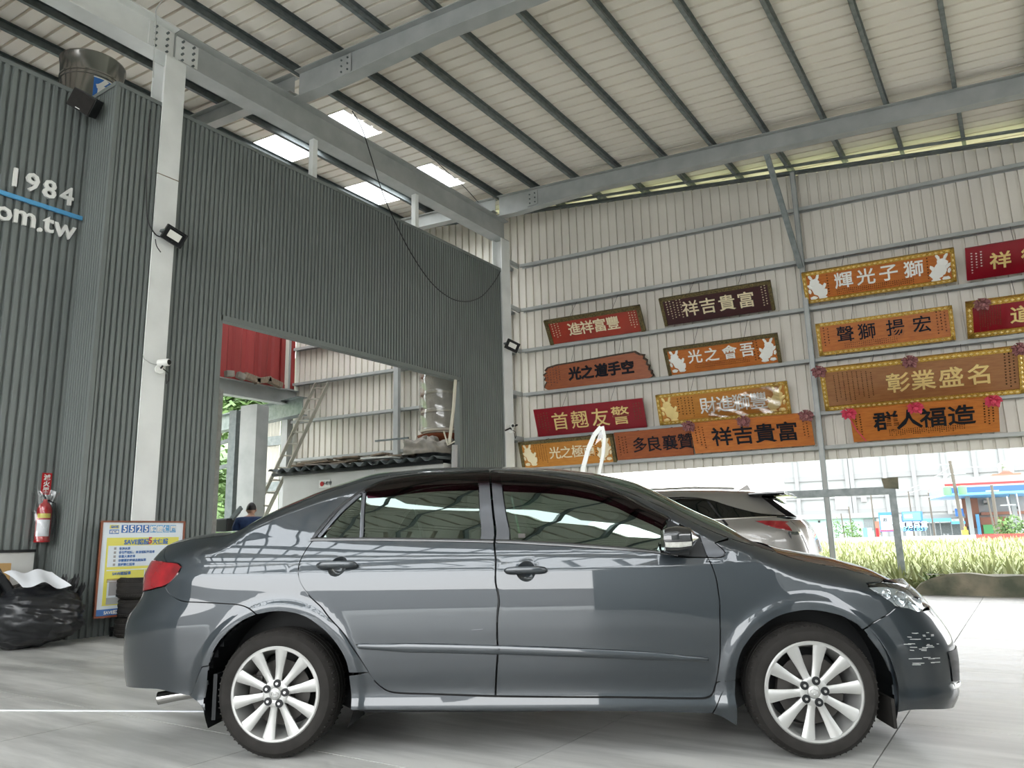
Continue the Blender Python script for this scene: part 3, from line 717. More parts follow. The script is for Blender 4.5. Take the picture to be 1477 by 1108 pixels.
for i, (px, c, l) in enumerate(((1262, 'red', 'red plastic crate before the low shop'), (1245, 'bluel', 'light blue stall table before the low shop'), (1252, 'pwhite', 'white stall panel before the low shop'))):
    mb = MB(); mb.box(wpx(px, 770, 88)[0], wpx(px+6, 770, 88)[0], 0, .5, -.03, wpx(px, 762, 88)[1]); mb.build('stall_panel', M[c], label=l, cat='stall', M0=wframe(88))
# ------------------------------------------------------------------ wooded hill seen through the side opening
mb = MB()
def hill(u, v):
    x = -26-70*v; y = -14+90*u; z = -.4+ (v**.8)*34*(.8+.2*math.sin(u*7)); return (x, y, z)
mb.grid(hill, 24, 14); mb.build('hillside', M['leaf'], kind='structure', smooth=True)
def tree(x, y, z, h, seed, label):
    rnd = random.Random(seed); t = thing('hill_tree', label, 'tree', (x, y, z), 'trees on the hillside')
    MB().tube([(0, 0, -.5), (.1, 0, h*.5), (0, .1, h*.8)], [.16, .12, .05], 6).build('trunk', M['trunk'], t)
    mb = MB()
    for i in range(520):
        cl = rnd.randrange(7); cr_ = random.Random(seed*31+cl); c = V3(cr_.uniform(-.28, .28)*h, cr_.uniform(-.28, .28)*h, h*cr_.uniform(.45, .85)); q = h*.22
        a = rnd.uniform(0, 6.3); b = rnd.uniform(-1, 1); cc = math.sqrt(1-b*b); rr = rnd.uniform(.6, 1)*q
        p = c+V3(math.cos(a)*cc, math.sin(a)*cc, b*.8)*rr; s = .20*h/5
        d1 = V3(rnd.uniform(-1, 1), rnd.uniform(-1, 1), rnd.uniform(-.6, .6))*s; d2 = V3(rnd.uniform(-1, 1), rnd.uniform(-1, 1), rnd.uniform(-.6, .6))*s
        mb.add([p-d1, p+d2, p+d1, p-d2], [(0, 1, 2, 3)])
    mb.build('crown', M['leaf'], t)
rnd = random.Random(11)
for i in range(14):
    d = rnd.uniform(28, 46); P_ = at_depth(rnd.uniform(300, 440), 700, d)
    if P_[0] > -21: continue
    v = max(0, (-26-P_[0])/70); z = -.4+v**.8*34
    tree(P_[0], P_[1], z, rnd.uniform(4.5, 6.5), 40+i, 'leafy green tree on the hillside seen through the side opening')
# ------------------------------------------------------------------ carved name boards on the girts
RX90 = Matrix.Rotation(PI/2, 4, 'X')
def lion(mb, x, z, s, flip=1, seed=0):
    # relief of a rearing lion dancer: body, haunch, head with two plumes, legs
    def blob(cx, cz, rx, rz, a=0, d=.018):
        n = 12; ca_, sa_ = math.cos(a), math.sin(a); c = len(mb.v)
        ring = []
        for k in range(n):
            t = 2*PI*k/n; q = 1+.12*math.sin(5*t+seed+cx*40); px_, pz_ = rx*math.cos(t)*q, rz*math.sin(t)*q
            ring.append((x+flip*s*(cx+px_*ca_-pz_*sa_), z+s*(cz+px_*sa_+pz_*ca_)))
        mb.add([(a_, -.002, b_) for a_, b_ in ring]+[(x+(a_-x)*1-0, -.002-d*.6, b_) for a_, b_ in ring]+[(x+flip*s*cx, -.002-d*1.4, z+s*cz)],
               [(k, (k+1) % n, n+(k+1) % n, n+k) for k in range(n)]+[(n+k, n+(k+1) % n, 2*n) for k in range(n)])
    for b in ((.02, -.05, .20, .26, .3), (.14, -.20, .20, .17, 0), (-.06, .20, .17, .13, .4), (-.16, .38, .05, .13, .5), (.06, .38, .05, .14, -.4), (-.14, -.38, .12, .07, 0),
              (.16, -.40, .14, .06, 0), (-.20, .04, .06, .13, .8), (-.24, -.12, .05, .09, .2), (.24, .02, .06, .12, -.5)): blob(*b)
def frame_border(t, w, h, fw, m, sides='lrtb', th=.05):
    fr = MB()
    if 't' in sides: fr.box(0, w, -.03, th, h-fw, h)
    if 'b' in sides: fr.box(0, w, -.03, th, 0, fw)
    if 'l' in sides: fr.box(0, fw, -.03, th, 0, h)
    if 'r' in sides: fr.box(w-fw, w, -.03, th, 0, h)
    o = fr.build('frame', m, t); mb = MB()
    # raised carving along the border
    def run(x0, x1, z0, z1, hor):
        L = (x1-x0) if hor else (z1-z0); n = max(2, int(L/.09))
        for i in range(n):
            c = (i+.5)/n; cx, cz = (x0+L*c, (z0+z1)/2) if hor else ((x0+x1)/2, z0+L*c)
            a, b = (.034, fw*.26) if hor else (fw*.26, .034)
            mb.add([(cx-a, -.031, cz), (cx, -.031, cz-b), (cx+a, -.031, cz), (cx, -.031, cz+b), (cx, -.048, cz)], [(0, 1, 4), (1, 2, 4), (2, 3, 4), (3, 0, 4)])
    if 't' in sides: run(fw, w-fw, h-fw, h, True)
    if 'b' in sides: run(fw, w-fw, 0, fw, True)
    if 'l' in sides: run(0, fw, fw, h-fw, False)
    if 'r' in sides: run(w-fw, w, fw, h-fw, False)
    setp(mb.build('carving', M['goldl'] if m in (M['gold'],) else M['dgold'], o), kind='stuff'); return o
def inscription(t, x0, x1, z0, z1, cols, m, seed, rows=None, sz=.030):
    rnd = random.Random(seed); mb = MB(); dx = (x1-x0)/cols
    for c in range(cols):
        zt = z1-rnd.uniform(0, .10)*(z1-z0); zb = z0+rnd.uniform(0, .25)*(z1-z0); z = zt
        while z > zb:
            cx = x0+dx*(c+.5); q = sz*.5
            mb.box(cx-q, cx+q, -.006, 0, z-q*.2, z+q*.2); mb.box(cx-q*.2+rnd.uniform(-q, q)*.5, cx+q*.2, -.006, 0, z-q, z+q*.8)
            if rnd.random() < .6: mb.box(cx-q*.8, cx+q*.8, -.006, 0, z-q*.95, z-q*.65)
            z -= sz*1.9
    return setp(mb.build('inscription', M[m], t), kind='stuff')
def bow(t, x, z, m, s=.16):
    mb = MB()
    for k in range(12):
        a = 2*PI*k/12; r = s*(.9+.2*math.sin(k*2.7)); pts = [(x, -.05, z)]
        c, q = math.cos(a), math.sin(a)
        mb.add([(x, -.06, z), (x+r*.7*c-.05*q*1.2, -.05, z+r*.6*q+.05*c), (x+r*c, -.13, z+r*.8*q), (x+r*.7*c+.05*q*1.2, -.07, z+r*.6*q-.05*c), (x+r*.5*c, -.12, z+r*.45*q)],
               [(0, 1, 4), (1, 2, 4), (2, 3, 4), (3, 0, 4)])
    mb.lathe([(0, -.15), (s*.28, -.13), (s*.32, -.07), (0, -.05)], 8, 'y', (x, 0, z))
    return mb.build('bow', m, t)
def board(label, u0, u1, z0, z1, lean, base, chars, cm, cs, frame=None, fw=.07, fsides='lrtb', lions=None, cx=None, insL=0, insR=0, insm='inkb', low=None, bows=(), bold=.006, outline=None, poly=None, insb=None):
    bl = V3(*wpos(u0, WK-.145-.04, z0)); tl = V3(*wpos(u0, WK-.145-.04-lean, z1)); w = u1-u0; up = tl-bl; h = float(np.linalg.norm(up)); up /= h
    t = thing('name_board', label, 'sign', frame_m(bl, UW, up), 'carved wooden name boards on the siding girts')
    mb = MB()
    if poly: mb.prism([(a*w, b*h) for a, b in poly], 0, .05)
    else: mb.box(.005, w-.005, 0, .04, .005, h-.005)
    mb.build('panel', M[base], t)
    if poly:
        mb = MB(); mb.prism([((a-.5)*w*1.025+.5*w, (b-.46)*h*1.05+.5*h) for a, b in poly], .012, .075); mb.build('bark_edge', M['bark'], t)
    if frame: frame_border(t, w, h, fw, M[frame], fsides)
    n = len(chars); xs = cx or [w*(.5+(i-(n-1)/2)*.14) for i in range(n)]
    for i, c in enumerate(chars):
        x = xs[i]*w if cx else xs[i]
        zc = h*(.5 if not low else .58)
        if outline: put_glyph(c, cs*.86, .004, outline, t, Matrix.Translation((x, -.004, zc)) @ RX90, 'character_edge', bold=bold*.45+.008)
        put_glyph(c, cs*.86, .010, cm, t, Matrix.Translation((x, -.008, zc)) @ RX90, bold=bold*.45)
    m_ = fw if frame else .03
    li = .0
    if lions:
        li = h*.42
        for sgn, xx in ((1, m_+li*.62), (-1, w-m_-li*.62)):
            mb = MB(); lion(mb, xx, h*.47, h*.86, sgn, xx); mb.build('carved_lion', M[lions], t, smooth=30)
        li = li*1.15
    if insL: inscription(t, m_+li+.03, m_+li+.03+insL*.075, h*.16, h*.86, insL, insm, int(u0*10)+50)
    if insR: inscription(t, w-m_-li-.03-insR*.065, w-m_-li-.03, h*.12, h*.88, insR, insm, int(u0*10)+90)
    if low: inscription(t, w*low[0], w*low[1], h*.12, h*.30, int((low[1]-low[0])*w/.035), insm, int(u0*7)+9, sz=.02)
    if insb: inscription(t, w*insb[0], w*insb[1], h*.15, h*.85, insb[2], insm, int(u0*5)+31, sz=.02)
    for x, m in bows: bow(t, x*w, h*.97, M[m])
    # hanging wires from the top edge to the girt above
    iv = t.matrix_world.inverted()
    gz = min([g for g in GZ if g > z1], default=7.6)
    for i, q in enumerate((.28, .72)):
        mb = MB(); e = iv @ Vector(wpos(u0+w*q+.05, WK-.15, gz)); mb.tube([(w*q, .01, h-.01), tuple(e)], .004, 4); mb.build('hanging_wire', M['wire'], t)
    return t
live = [(.0, .10), (.03, .0), (.97, 0), (1.0, .06), (.985, .16), (.99, .24), (.965, .30), (.975, .42), (.95, .50), (.96, .62), (.93, .72), (.94, .82), (.90, .86), (.86, .98), (.70, .96), (.52, .93), (.34, .90), (.14, .88), (.05, .82), (.02, .72), (.035, .64), (.0, .56), (.02, .47), (.005, .36), (.03, .30), (.01, .2)]
q4 = [.30, .43, .565, .70]
board('vermilion board in dull carved gilt frame, leftmost of the upper shelf, reading 進祥富豐', -6.98, -4.67, 5.50, 6.00, .36, 'redb', '進祥富豐', 'cream', .38, 'dgold', .09, 'lrt', insL=3, insR=3, insm='cream', cx=q4, bold=.008)
board('dark maroon board with cream characters 祥吉貴富 and carved frame on the upper shelf', -4.23, -1.91, 5.54, 6.06, .38, 'maroon', '祥吉貴富', 'cream', .42, 'dgold', .07, 'lrt', insL=5, insR=2, insm='cream', cx=[.27, .43, .60, .77], bold=.006)
board('orange board with white characters 輝光子獅, lion reliefs and gold frame on the upper shelf', -1.31, 1.34, 5.57, 6.09, .40, 'orange', '輝光子獅', 'whitep', .40, 'gold', .07, lions='whitep', cx=[.28, .43, .58, .74], low=(.22, .74), insL=1, insR=1, bold=.010)
board('crimson frameless board reading 祥徵 cut off by the right edge, upper shelf', 1.50, 4.20, 5.54, 6.02, .46, 'crimson', '祥徵龍騰', 'goldl', .40, insL=3, insR=3, insm='whitep', cx=[.20, .38, .56, .74], bold=.012)
board('rough live edge timber board with black characters 光之道手空 on the second shelf', -7.16, -4.58, 4.43, 5.03, .10, 'rust', '光之道手空', 'ink', .36, cx=[.30, .42, .55, .67, .79], poly=live, insL=5, insm='maroon', bold=.012, outline='inkb')
board('orange board with white characters 光之會吾, dark frame and lion reliefs on the second shelf', -4.22, -1.88, 4.43, 4.96, .32, 'orange', '光之會吾', 'whitep', .36, 'dgold', .07, 'lrt', lions='whitep', cx=[.27, .42, .58, .73], low=(.25, .74), insR=2, bold=.008)
board('orange board with dark blue characters 聲獅揚宏 and studded gold frame on the second shelf', -1.17, 1.19, 4.46, 5.07, .20, 'orange', '聲獅揚宏', 'ink', .38, 'gold', .07, cx=[.22, .38, .59, .78], low=(.20, .60), insL=2, insR=3, bold=.006)
board('crimson board in broad gold frame with faded bow, reading 道, cut off by the right edge', 1.38, 4.10, 4.46, 5.00, .50, 'crimson', '道德興隆', 'goldl', .42, 'gold', .10, insb=(.07, .20, 9), insm='dgold', cx=[.31, .47, .63, .79], bows=((.09, 'ribbon'),), bold=.010)
board('plain crimson board with gold characters 首翹友警 on the third shelf', -7.38, -4.77, 3.35, 3.96, .24, 'crimson', '首翹友警', 'goldl', .50, insL=4, insR=3, insm='dgold', cx=[.24, .42, .61, .79], bold=.004)
board('amber board wrapped in torn plastic with white characters 財進獅豐 on the third shelf', -4.48, -1.80, 3.37, 3.99, .22, 'orange2', '財進獅豐', 'whitep', .42, 'gold', .07, lions='goldl', cx=[.40, .53, .65, .78], insL=5, bold=.006)
board('largest tan board with gold characters 彰業盛名 in gold frame on the third shelf', -1.17, 2.13, 3.36, 4.11, .48, 'brown', '彰業盛名', 'goldl', .48, 'gold', .085, cx=[.40, .525, .66, .79], insb=(.06, .28, 9), insR=3, bows=((.0, 'ribbon'), (.47, 'ribbon'), (.985, 'ribbon')), bold=.012)
board('amber board with pale characters 光之極南 at the left end of the lowest shelf', -7.80, -5.50, 2.65, 3.24, .20, 'orange2', '光之極南', 'cream', .34, 'dgold', .07, 'lrt', lions='cream', cx=[.38, .50, .62, .74], insb=(.15, .30, 6), insR=1, bold=.004)
board('red brown frameless board with black characters 多良襄贊 on the lowest shelf', -5.48, -3.80, 2.68, 3.27, .18, 'rust', '多良襄贊', 'ink', .40, cx=[.33, .52, .72, .92], insL=3, bold=.006)
board('orange board with bold black characters 祥吉貴富 and three bows on the lowest shelf', -3.77, -1.42, 2.70, 3.30, .36, 'orange', '祥吉貴富', 'ink', .50, cx=[.26, .44, .62, .80], insL=3, insR=2, bows=((.0, 'ribbon'), (.47, 'ribbon'), (.97, 'ribbon')), bold=.010)
b15 = board('orange board with bold black characters 群人福造 and pink bows right of the wall post', -.73, 1.66, 2.70, 3.26, .52, 'orange', '群人福造', 'ink', .52, cx=[.25, .41, .57, .76], insL=2, insR=3, low=(.26, .78), bows=((.0, 'pink'), (.46, 'pink'), (.96, 'pink')), bold=.010)
MB().tube([(0, -.06, .62), (.08, -.07, .35), (.22, -.05, .05)], .012, 5).build('ribbon_tail', M['pink'], b15)
# torn plastic over the amber board
bl = wpos(-3.4, WK-.40, 3.36)
mb = MB(); rnd = random.Random(5)
mb.grid(lambda u, v: (u*1.45, -.03-.03*math.sin(u*17+v*5)*math.sin(v*9+u*3), .02+v*(.32+.28*u)), 26, 12)
mb.build('plastic_film', M['film'], M0=frame_m(wpos(-3.42, WK-.24, 3.39), UW, (NW[0]*-.3, NW[1]*-.3, .95)), label='torn clear plastic film draped over the right half of the amber board', cat='plastic', smooth=True)

# ------------------------------------------------------------------ letters on the left wall
XF = XL+.045
def yframe(p, y0=None): return frame_m(p, (0, 1, 0))
bt = on_x(-60, 262, XF+.03); be = on_x(121, 316, XF+.03)
MB().bar((XF+.02, bt[1], be[2]), (XF+.02, be[1]-.02, be[2]), .03, .055).build('blue_bar', M['bluel'], label='blue bar between the number and the web address on the left wall', cat='sign')
def wall_letter(c, px, py, size, what):
    p = on_x(px, py, XF)
    t = thing('wall_letter', what, 'letter', yframe(p), 'white letters on the left wall')
    put_glyph(c, size, .022, 'whitep', t, RX90, 'letter', bold=.006)
for c, px, py, w_ in (('1', 21.5, 256, 'one'), ('9', 46.8, 264, 'nine'), ('8', 71.5, 273.5, 'eight'), ('4', 96, 282.4, 'four')):
    wall_letter(c, px, py, .35, f'white raised numeral {w_} above the blue bar')
for c, px, py, w_ in (('o', 5, 308.5, 'letter o left of the m'), ('m', 35.4, 315.5, 'letter m'), ('.', 57, 331.7, 'full stop'), ('t', 69.5, 324, 'letter t'), ('w', 93, 334, 'letter w')):
    wall_letter(c, px, py, .37, f'white raised {w_} below the blue bar')

# ------------------------------------------------------------------ lamps, cameras and the speaker
def floodlight(p, xd, tilt, s, label):
    t = thing('floodlight', label, 'lamp', frame_m(p, xd) @ Matrix.Rotation(tilt, 4, 'X') @ Matrix.Rotation(R(20), 4, 'Y'))
    mb = MB(); mb.box(-s, s, -.03, .03, -s*.72, -s*.56).box(-s, s, -.03, .03, s*.56, s*.72).box(-s, -s*.84, -.03, .03, -s*.56, s*.56).box(s*.84, s, -.03, .03, -s*.56, s*.56).box(-s*.84, s*.84, 0, .03, -s*.56, s*.56)
    mb.build('housing', M['black'], t)
    MB().box(-s*.6, s*.6, -.012, -.001, -s*.30, s*.38).build('led_panel', M['lens'], t)
    MB().box(-s*.10, s*.10, -.05, -.005, -s*.54, -s*.36).build('motion_sensor', M['black'], t)
    MB().bar((-s*1.05, 0, 0), (-s*1.05, .12, -.02), .02, .03).bar((-s*1.05, .12, -.02), (0, .14, -.02), .02, .03).build('mount', M['galv'], t)
    return t
p = on_x(251, 341, -9.40); floodlight(p, (.25, 1, 0), R(20), .15, 'black floodlight with pale panel fixed to the tall front column')
p = on_x(739, 499, -9.35); floodlight(p, (.6, .9, 0), R(15), .16, 'small black floodlight on the far corner column')
def cctv(p, xd, label, s=1., dark=False):
    t = thing('security_camera', label, 'camera', frame_m(p, xd))
    MB().lathe([(0, -.09), (.035*s, -.09), (.04*s, -.08), (.04*s, .07), (0, .08)], 14, 'y', (.02, 0, .03)).xf(Matrix.Rotation(R(25), 4, 'Z')).build('body', M['whitep'], t, smooth=True)
    MB().lathe([(0, -.098), (.028*s, -.098), (.03*s, -.09), (0, -.088)], 12, 'y', (.02, 0, .03)).xf(Matrix.Rotation(R(25), 4, 'Z')).build('lens', M['black'], t)
    MB().lathe([(0, .03), (.05*s, .03), (.05*s, .06), (0, .06)], 14, 'y', (-.01, 0, -.06)).build('base', M['whitep'], t, smooth=True)
    MB().tube([(0, .05, -.05), (.0, .0, -.03), (.02, -.01, .02)], .013, 6).build('arm', M['black'], t)
    MB().tube([(.03, .03, -.05), (.10, .01, -.10), (.11, .02, -.20), (.09, .03, -.25), (.07, .02, -.12)], .008, 5).build('cable', M['wire'], t)
    return t
cctv(on_x(234, 526, -9.46), (.1, 1, 0), 'white security camera halfway up the tall front column', 1.25)
MB().tube([tuple(on_x(x, y, -9.54)) for x, y in ((206, 511), (208, 518), (217, 524), (228, 527))], .006, 5).build('camera_lead', M['greyc'], label='short pale lead curling left of the column camera', cat='cable')
cctv(on_x(737, 617, -9.42), (.9, .4, 0), 'white security camera low on the far corner column', 1.2)
MB().bar(tuple(on_x(729, 621, -9.42)), tuple(on_x(746, 613, -9.42)), .03, .03).build('camera_bracket', M['black'], label='black bracket bar of the far corner camera', cat='bracket')
sp = thing('speaker', 'black wall speaker tilted in the corner at the top of the left wall', 'speaker', Matrix.Translation([float(c) for c in on_x(123, 149, -9.93)]) @ Matrix.Rotation(R(52), 4, 'Z') @ Matrix.Rotation(R(28), 4, 'Y') @ Matrix.Rotation(R(25), 4, 'X'))
MB().rbox(-.16, .16, -.12, .12, -.13, .13, .02).build('cabinet', M['black'], sp, smooth=30)
MB().rbox(-.15, .15, -.135, -.115, -.12, .12, .008).build('grille', M['rubber'], sp)
MB().box(-.03, .03, -.139, -.134, -.105, -.095).build('badge', M['whitep'], sp, label='small silver badge')
MB().tube([(0, .10, 0), (0, .2, .03)], .02, 6).build('mount', M['galvd'], sp)
# stainless vent drum above the wall
p = on_x(133, 112, -11.15); dr = thing('steel_drum', 'large round stainless tank showing above the left wall', 'tank', (p[0], p[1], 7.0))
mb = MB(); rr = .43
mb.lathe([(0, 0), (rr, 0), (rr, 1.02), (rr+.012, 1.025), (rr+.012, 1.045), (rr, 1.05), (rr, 1.08), (rr+.012, 1.085), (rr+.012, 1.105), (rr, 1.11), (rr+.02, 1.36), (rr+.03, 1.38), (rr+.03, 1.40), (rr*.2, 1.5), (0, 1.5)], 48)
mb.build('shell', M['stain'], dr, smooth=40)
MB().box(-.35, .35, -.35, .35, -7, 0).build('stand', M['galvd'], dr)
mb = MB(); mb.lathe([(rr+.004, .60), (rr+.004, .98)], 10, 'z', (0, 0, 0), R(-22), R(26)); mb.build('label', M['bluep'], dr, label='blue printed label')
mb = MB(); mb.lathe([(rr+.008, .585), (rr+.008, .60)], 10, 'z', (0, 0, 0), R(-23), R(27)); mb.lathe([(rr+.008, .98), (rr+.008, .995)], 10, 'z', (0, 0, 0), R(-23), R(27)); mb.build('label_border', M['whitep'], dr)
a = R(3); put_glyph('台', .36, .003, 'whitep', dr, Matrix.Translation(((rr+.012)*math.cos(a), (rr+.012)*math.sin(a), .80)) @ Matrix.Rotation(a+PI/2, 4, 'Z') @ RX90, 'character', bold=.018)

# ------------------------------------------------------------------ cables
def cable(pts, x, r, name, label, m='wire'):
    P_ = [Vector([float(c) for c in on_x(a, b, x)]) for a, b in pts]; out = []
    for i in range(len(P_)-1):
        p0, p1, p2, p3 = P_[max(i-1, 0)], P_[i], P_[i+1], P_[min(i+2, len(P_)-1)]
        for k in range(6):
            t = k/6; out.append(.5*((2*p1)+(-p0+p2)*t+(2*p0-5*p1+4*p2-p3)*t*t+(-p0+3*p1-3*p2+p3)*t**3))
    out.append(P_[-1]); MB().tube(out, r, 5).build(name, M[m], label=label, cat='cable')
cable([(508, 160), (522, 185), (535, 225), (549, 270), (563, 305), (590, 360), (620, 405), (648, 429), (672, 435), (694, 428), (712, 408), (722, 391)], -9.50, .011, 'hanging_cable', 'long black cable sagging across the dark partition to the corner column')
cable([(243, -10), (226, 12), (225, 30), (222, 80), (221, 112)], -9.25, .008, 'pale_cable', 'pale cable hanging in front of the long beam top left', 'greyc')
cable([(217, 158), (213, 200), (211, 290), (214, 320), (224, 338), (234, 342)], -9.55, .009, 'lamp_cable', 'thin dark cable running down to the column floodlight')
cable([(224, 345), (226, 355), (232, 364)], -9.3, .007, 'loose_lead', 'short loose lead below the column floodlight')
cable([(622, 225), (640, 243), (668, 268), (690, 292)], -9.2, .008, 'beam_cable', 'black cable along the top of the long beam near the far corner')

# ------------------------------------------------------------------ extinguisher, plate, poster, panel
p = on_x(67, 698, XL+.04); pl_ = thing('extinguisher_plate', 'small red plate with white characters above the fire extinguisher', 'sign', yframe(p))
MB().box(-.058, .058, 0, .012, -.135, .135).build('plate', M['red'], pl_)
for i, c in enumerate('滅火器'): put_glyph(c, .078, .002, 'whitep', pl_, Matrix.Translation((0, -.004, .08-.08*i)) @ RX90, bold=.002)
p = on_x(63, 750, XL+.15); ex = thing('fire_extinguisher', 'red fire extinguisher wrapped in clear plastic hanging on the left wall', 'fire extinguisher', (p[0], p[1], p[2]))
MB().lathe([(0, -.27), (.085, -.27), (.09, -.25), (.082, -.235), (.082, .12), (.06, .19), (.025, .215), (.022, .25), (0, .25)], 24).build('cylinder', M['red'], ex, smooth=50)
MB().lathe([(.084, -.20), (.084, .0)], 12, 'z', (0, 0, 0), R(-80), R(30)).build('paper_label', M['paperw'], ex)
MB().lathe([(.084, .02), (.084, .075)], 12, 'z', (0, 0, 0), R(-80), R(30)).build('yellow_label', M['yellow'], ex)
MB().bar((0, 0, .25), (.02, -.06, .29), .02, .02).bar((0, 0, .27), (.02, -.09, .33), .02, .012).build('handle', M['black'], ex)
MB().tube([(0, .03, .24), (.05, .09, .2), (.06, .10, .0), (.05, .09, -.18)], .012, 6).build('hose', M['black'], ex)
MB().box(-.17, -.06, -.05, .05, .1, .16).build('wall_hook', M['galvd'], ex)
mb = MB(); rnd = random.Random(2)
mb.grid(lambda u, v: ((.115+.035*v*v+.012*math.sin(v*21+u*30))*math.cos(u*2*PI), (.115+.035*v*v+.012*math.sin(u*38+v*9))*math.sin(u*2*PI), -.26+.62*v+.03*math.sin(u*19)*v), 40, 16); mb.build('plastic_wrap', M['film'], ex, smooth=True)
p0 = on_x(0, 794, XL+.12); p1 = on_x(49, 794, XL+.12)
MB().box(-.02, .02, -1.2, 0, -.87, 0).build('worn_board', M['white'], M0=Matrix.Translation((XL+.12, float(p1[1]), float(p1[2]))), label='worn white board standing against the left wall behind the bin bag', cat='panel')
MB().box(-.02, .04, -1.2, .005, -.02, .012).build('panel_cap', M['black'], bpy.data.objects['worn_board'], M0=I4)
pc = on_x(3, 832, XL+.45); MB().rbox(-.15, .15, -.34, .02, -.15, .15, .008).build('cardboard_box', M['cardb'], M0=Matrix.Translation([float(c) for c in pc]), label='cardboard box at the left picture edge on the bin bag', cat='box')
MB().box(.151, .153, -.2, -.12, -.15, .15).build('tape', M['paperw'], bpy.data.objects['cardboard_box'])
# poster
PX = -9.285
a = on_x(146, 751, PX); b = on_x(267, 751, PX); c = on_x(133, 893, PX)
w = float(b[1]-a[1]); h = float(a[2]-c[2]); pt = thing('poster_board', 'framed blue white and yellow poster leaning on the column behind the car', 'poster', frame_m((PX, a[1], c[2]), (0, 1, 0)))
MB().box(0, w, 0, .02, 0, h).build('backing', M['pwhite'], pt)
MB().box(0, w, -.014, .022, h-.022, h).box(0, w, -.014, .022, 0, .022).box(0, .022, -.014, .022, .022, h-.022).box(w-.022, w, -.014, .022, .022, h-.022).build('frame', M['wood'], pt)
def pr(x0, x1, z0, z1, m, nm='print', d=.002): return MB().box(w*x0, w*x1, -d, -d+.0015, h*z0, h*z1).build(nm, M[m], pt)
def tx(s, x, z, size, m, bold=.002): put_glyph(s, size, .0008, m, pt, Matrix.Translation((w*x, -.006, h*z)) @ RX90, 'printed_text', bold=bold)
pr(.0, 1, .02, .085, 'bluep', 'blue_footer'); pr(.08, .93, .12, .82, 'yellow', 'yellow_field'); pr(.10, .91, .515, .735, 'pwhite', 'white_field', .0035)
pr(.12, .30, .20, .38, 'pwhite', 'photo_panel', .0035); pr(.14, .28, .22, .36, 'greyw', 'photo', .0045); pr(.12, .34, .13, .20, 'steel', 'photo', .0045)
pr(.10, .90, .475, .485, 'pwhite', 'rule', .0035); pr(.53, .54, .38, .47, 'pwhite', 'rule', .0035)
for i, ch in enumerate('5525認證保固'):
    pr(.232+.083*i, .305+.083*i, .872, .955, 'bluep' if i < 4 else 'bluel', 'blue_tile'); tx(ch, .2685+.083*i, .913, .105 if i < 4 else .078, 'whitep', .003)
pr(.10, .205, .86, .905, 'bluep', 'logo_plate'); tx('SAVE', .155, .935, .042, 'bluep', .0015); tx('認證車', .152, .882, .035, 'whitep', .0012); pr(.10, .205, .915, .955, 'yellow', 'logo_plate', .0015)
tx('SAVE認證', .42, .775, .078, 'bluep', .002); tx('5', .575, .785, .11, 'red', .004); tx('大保證', .70, .775, .072, 'bluep', .002)
for i, s_ in enumerate(('非泡水車', '非引擎號碼、車身號碼變造車', '非重大事故車', '非營業計程車及租賃車', '里程數保證車')):
    z = .705-.042*i; pr(.165, .19, z-.012, z+.014, 'greyw', 'tick_box', .005)
    me = glyph(s_, .036, .0008, .0008); ww = max(v.co.x for v in me.vertices)
    put_glyph(s_, .036, .0008, 'bluep', pt, Matrix.Translation((w*.22+ww, -.006, h*z)) @ RX90, 'printed_text', bold=.0008)
tx('SAVE認證車', .27, .445, .045, 'bluep', .001); tx('SAVE認證', .20, .052, .05, 'whitep', .0015); tx('服務', .60, .445, .05, 'bluep', .001)
for i in range(3): pr(.11, .40, .385-.014*i, .391-.014*i, 'brown', 'small_print', .0045)
mb = MB(); mb.prism([(w*(.66+.13*x), h*(.57+.055*y)) for x, y in ((0, .2), (.08, 0), (1, 0), (1.15, .3), (1.1, .6), (.8, 1), (.35, .95), (.1, .55))], -.006, -.004); mb.build('car_picture', M['steel'], pt)

# ------------------------------------------------------------------ tyre stack
def tyre(r0=.31, wdt=.22, lugs=44):
    mb = MB(); h = wdt/2
    mb.lathe([(r0*.66, -h*.8), (r0*.70, -h), (r0*.88, -h*1.04), (r0*.97, -h*.86), (r0, -h*.62), (r0*.985, -h*.58), (r0*.985, -h*.50), (r0, -h*.46), (r0, -.02), (r0*.985, -.015), (r0*.985, .015), (r0, .02), (r0, h*.46), (r0*.985, h*.5), (r0*.985, h*.58), (r0, h*.62), (r0*.97, h*.86), (r0*.88, h*1.04), (r0*.70, h), (r0*.66, h*.8), (r0*.64, 0), (r0*.66, -h*.8)], 48)
    return mb
g = on_z(187, 922); tc_ = V3(g[0], g[1], 0); tc_ = tc_*(1+.34/np.linalg.norm(tc_))+V3(.07, .12, 0)
z = 0
for i, (wd, dx, nm) in enumerate(((.22, .0, 'bottom'), (.235, -.03, 'middle'), (.24, .02, 'top'))):
    t = thing('tyre', f'worn black tyre, {nm} of the stack by the poster', 'tyre', (tc_[0]+dx, tc_[1]-dx, z+wd/2), 'stacked tyres')
    tyre(.32, wd-.004).build('carcass', M['rubber'], t, smooth=25)
    mb = MB()
    for k in range(60):
        a = 2*PI*k/60; mb.bar((.318*math.cos(a), .318*math.sin(a), -wd*.40), (.318*math.cos(a+.05), .318*math.sin(a+.05), -wd*.30), .006, .012)
        mb.bar((.318*math.cos(a), .318*math.sin(a), wd*.40), (.318*math.cos(a+.05), .318*math.sin(a+.05), wd*.30), .006, .012)
    setp(mb.build('tread_blocks', M['rubber'], t), kind='stuff'); z += wd
g = on_z(160, 918); MB().bar((g[0], g[1], .07), (g[0]+.12, g[1]+.08, .12), .04, .04).bar((g[0], g[1], 0), (g[0], g[1], .11), .03, .03).build('hose_bracket', M['black'], label='small black bracket on the floor beside the tyre stack', cat='bracket')

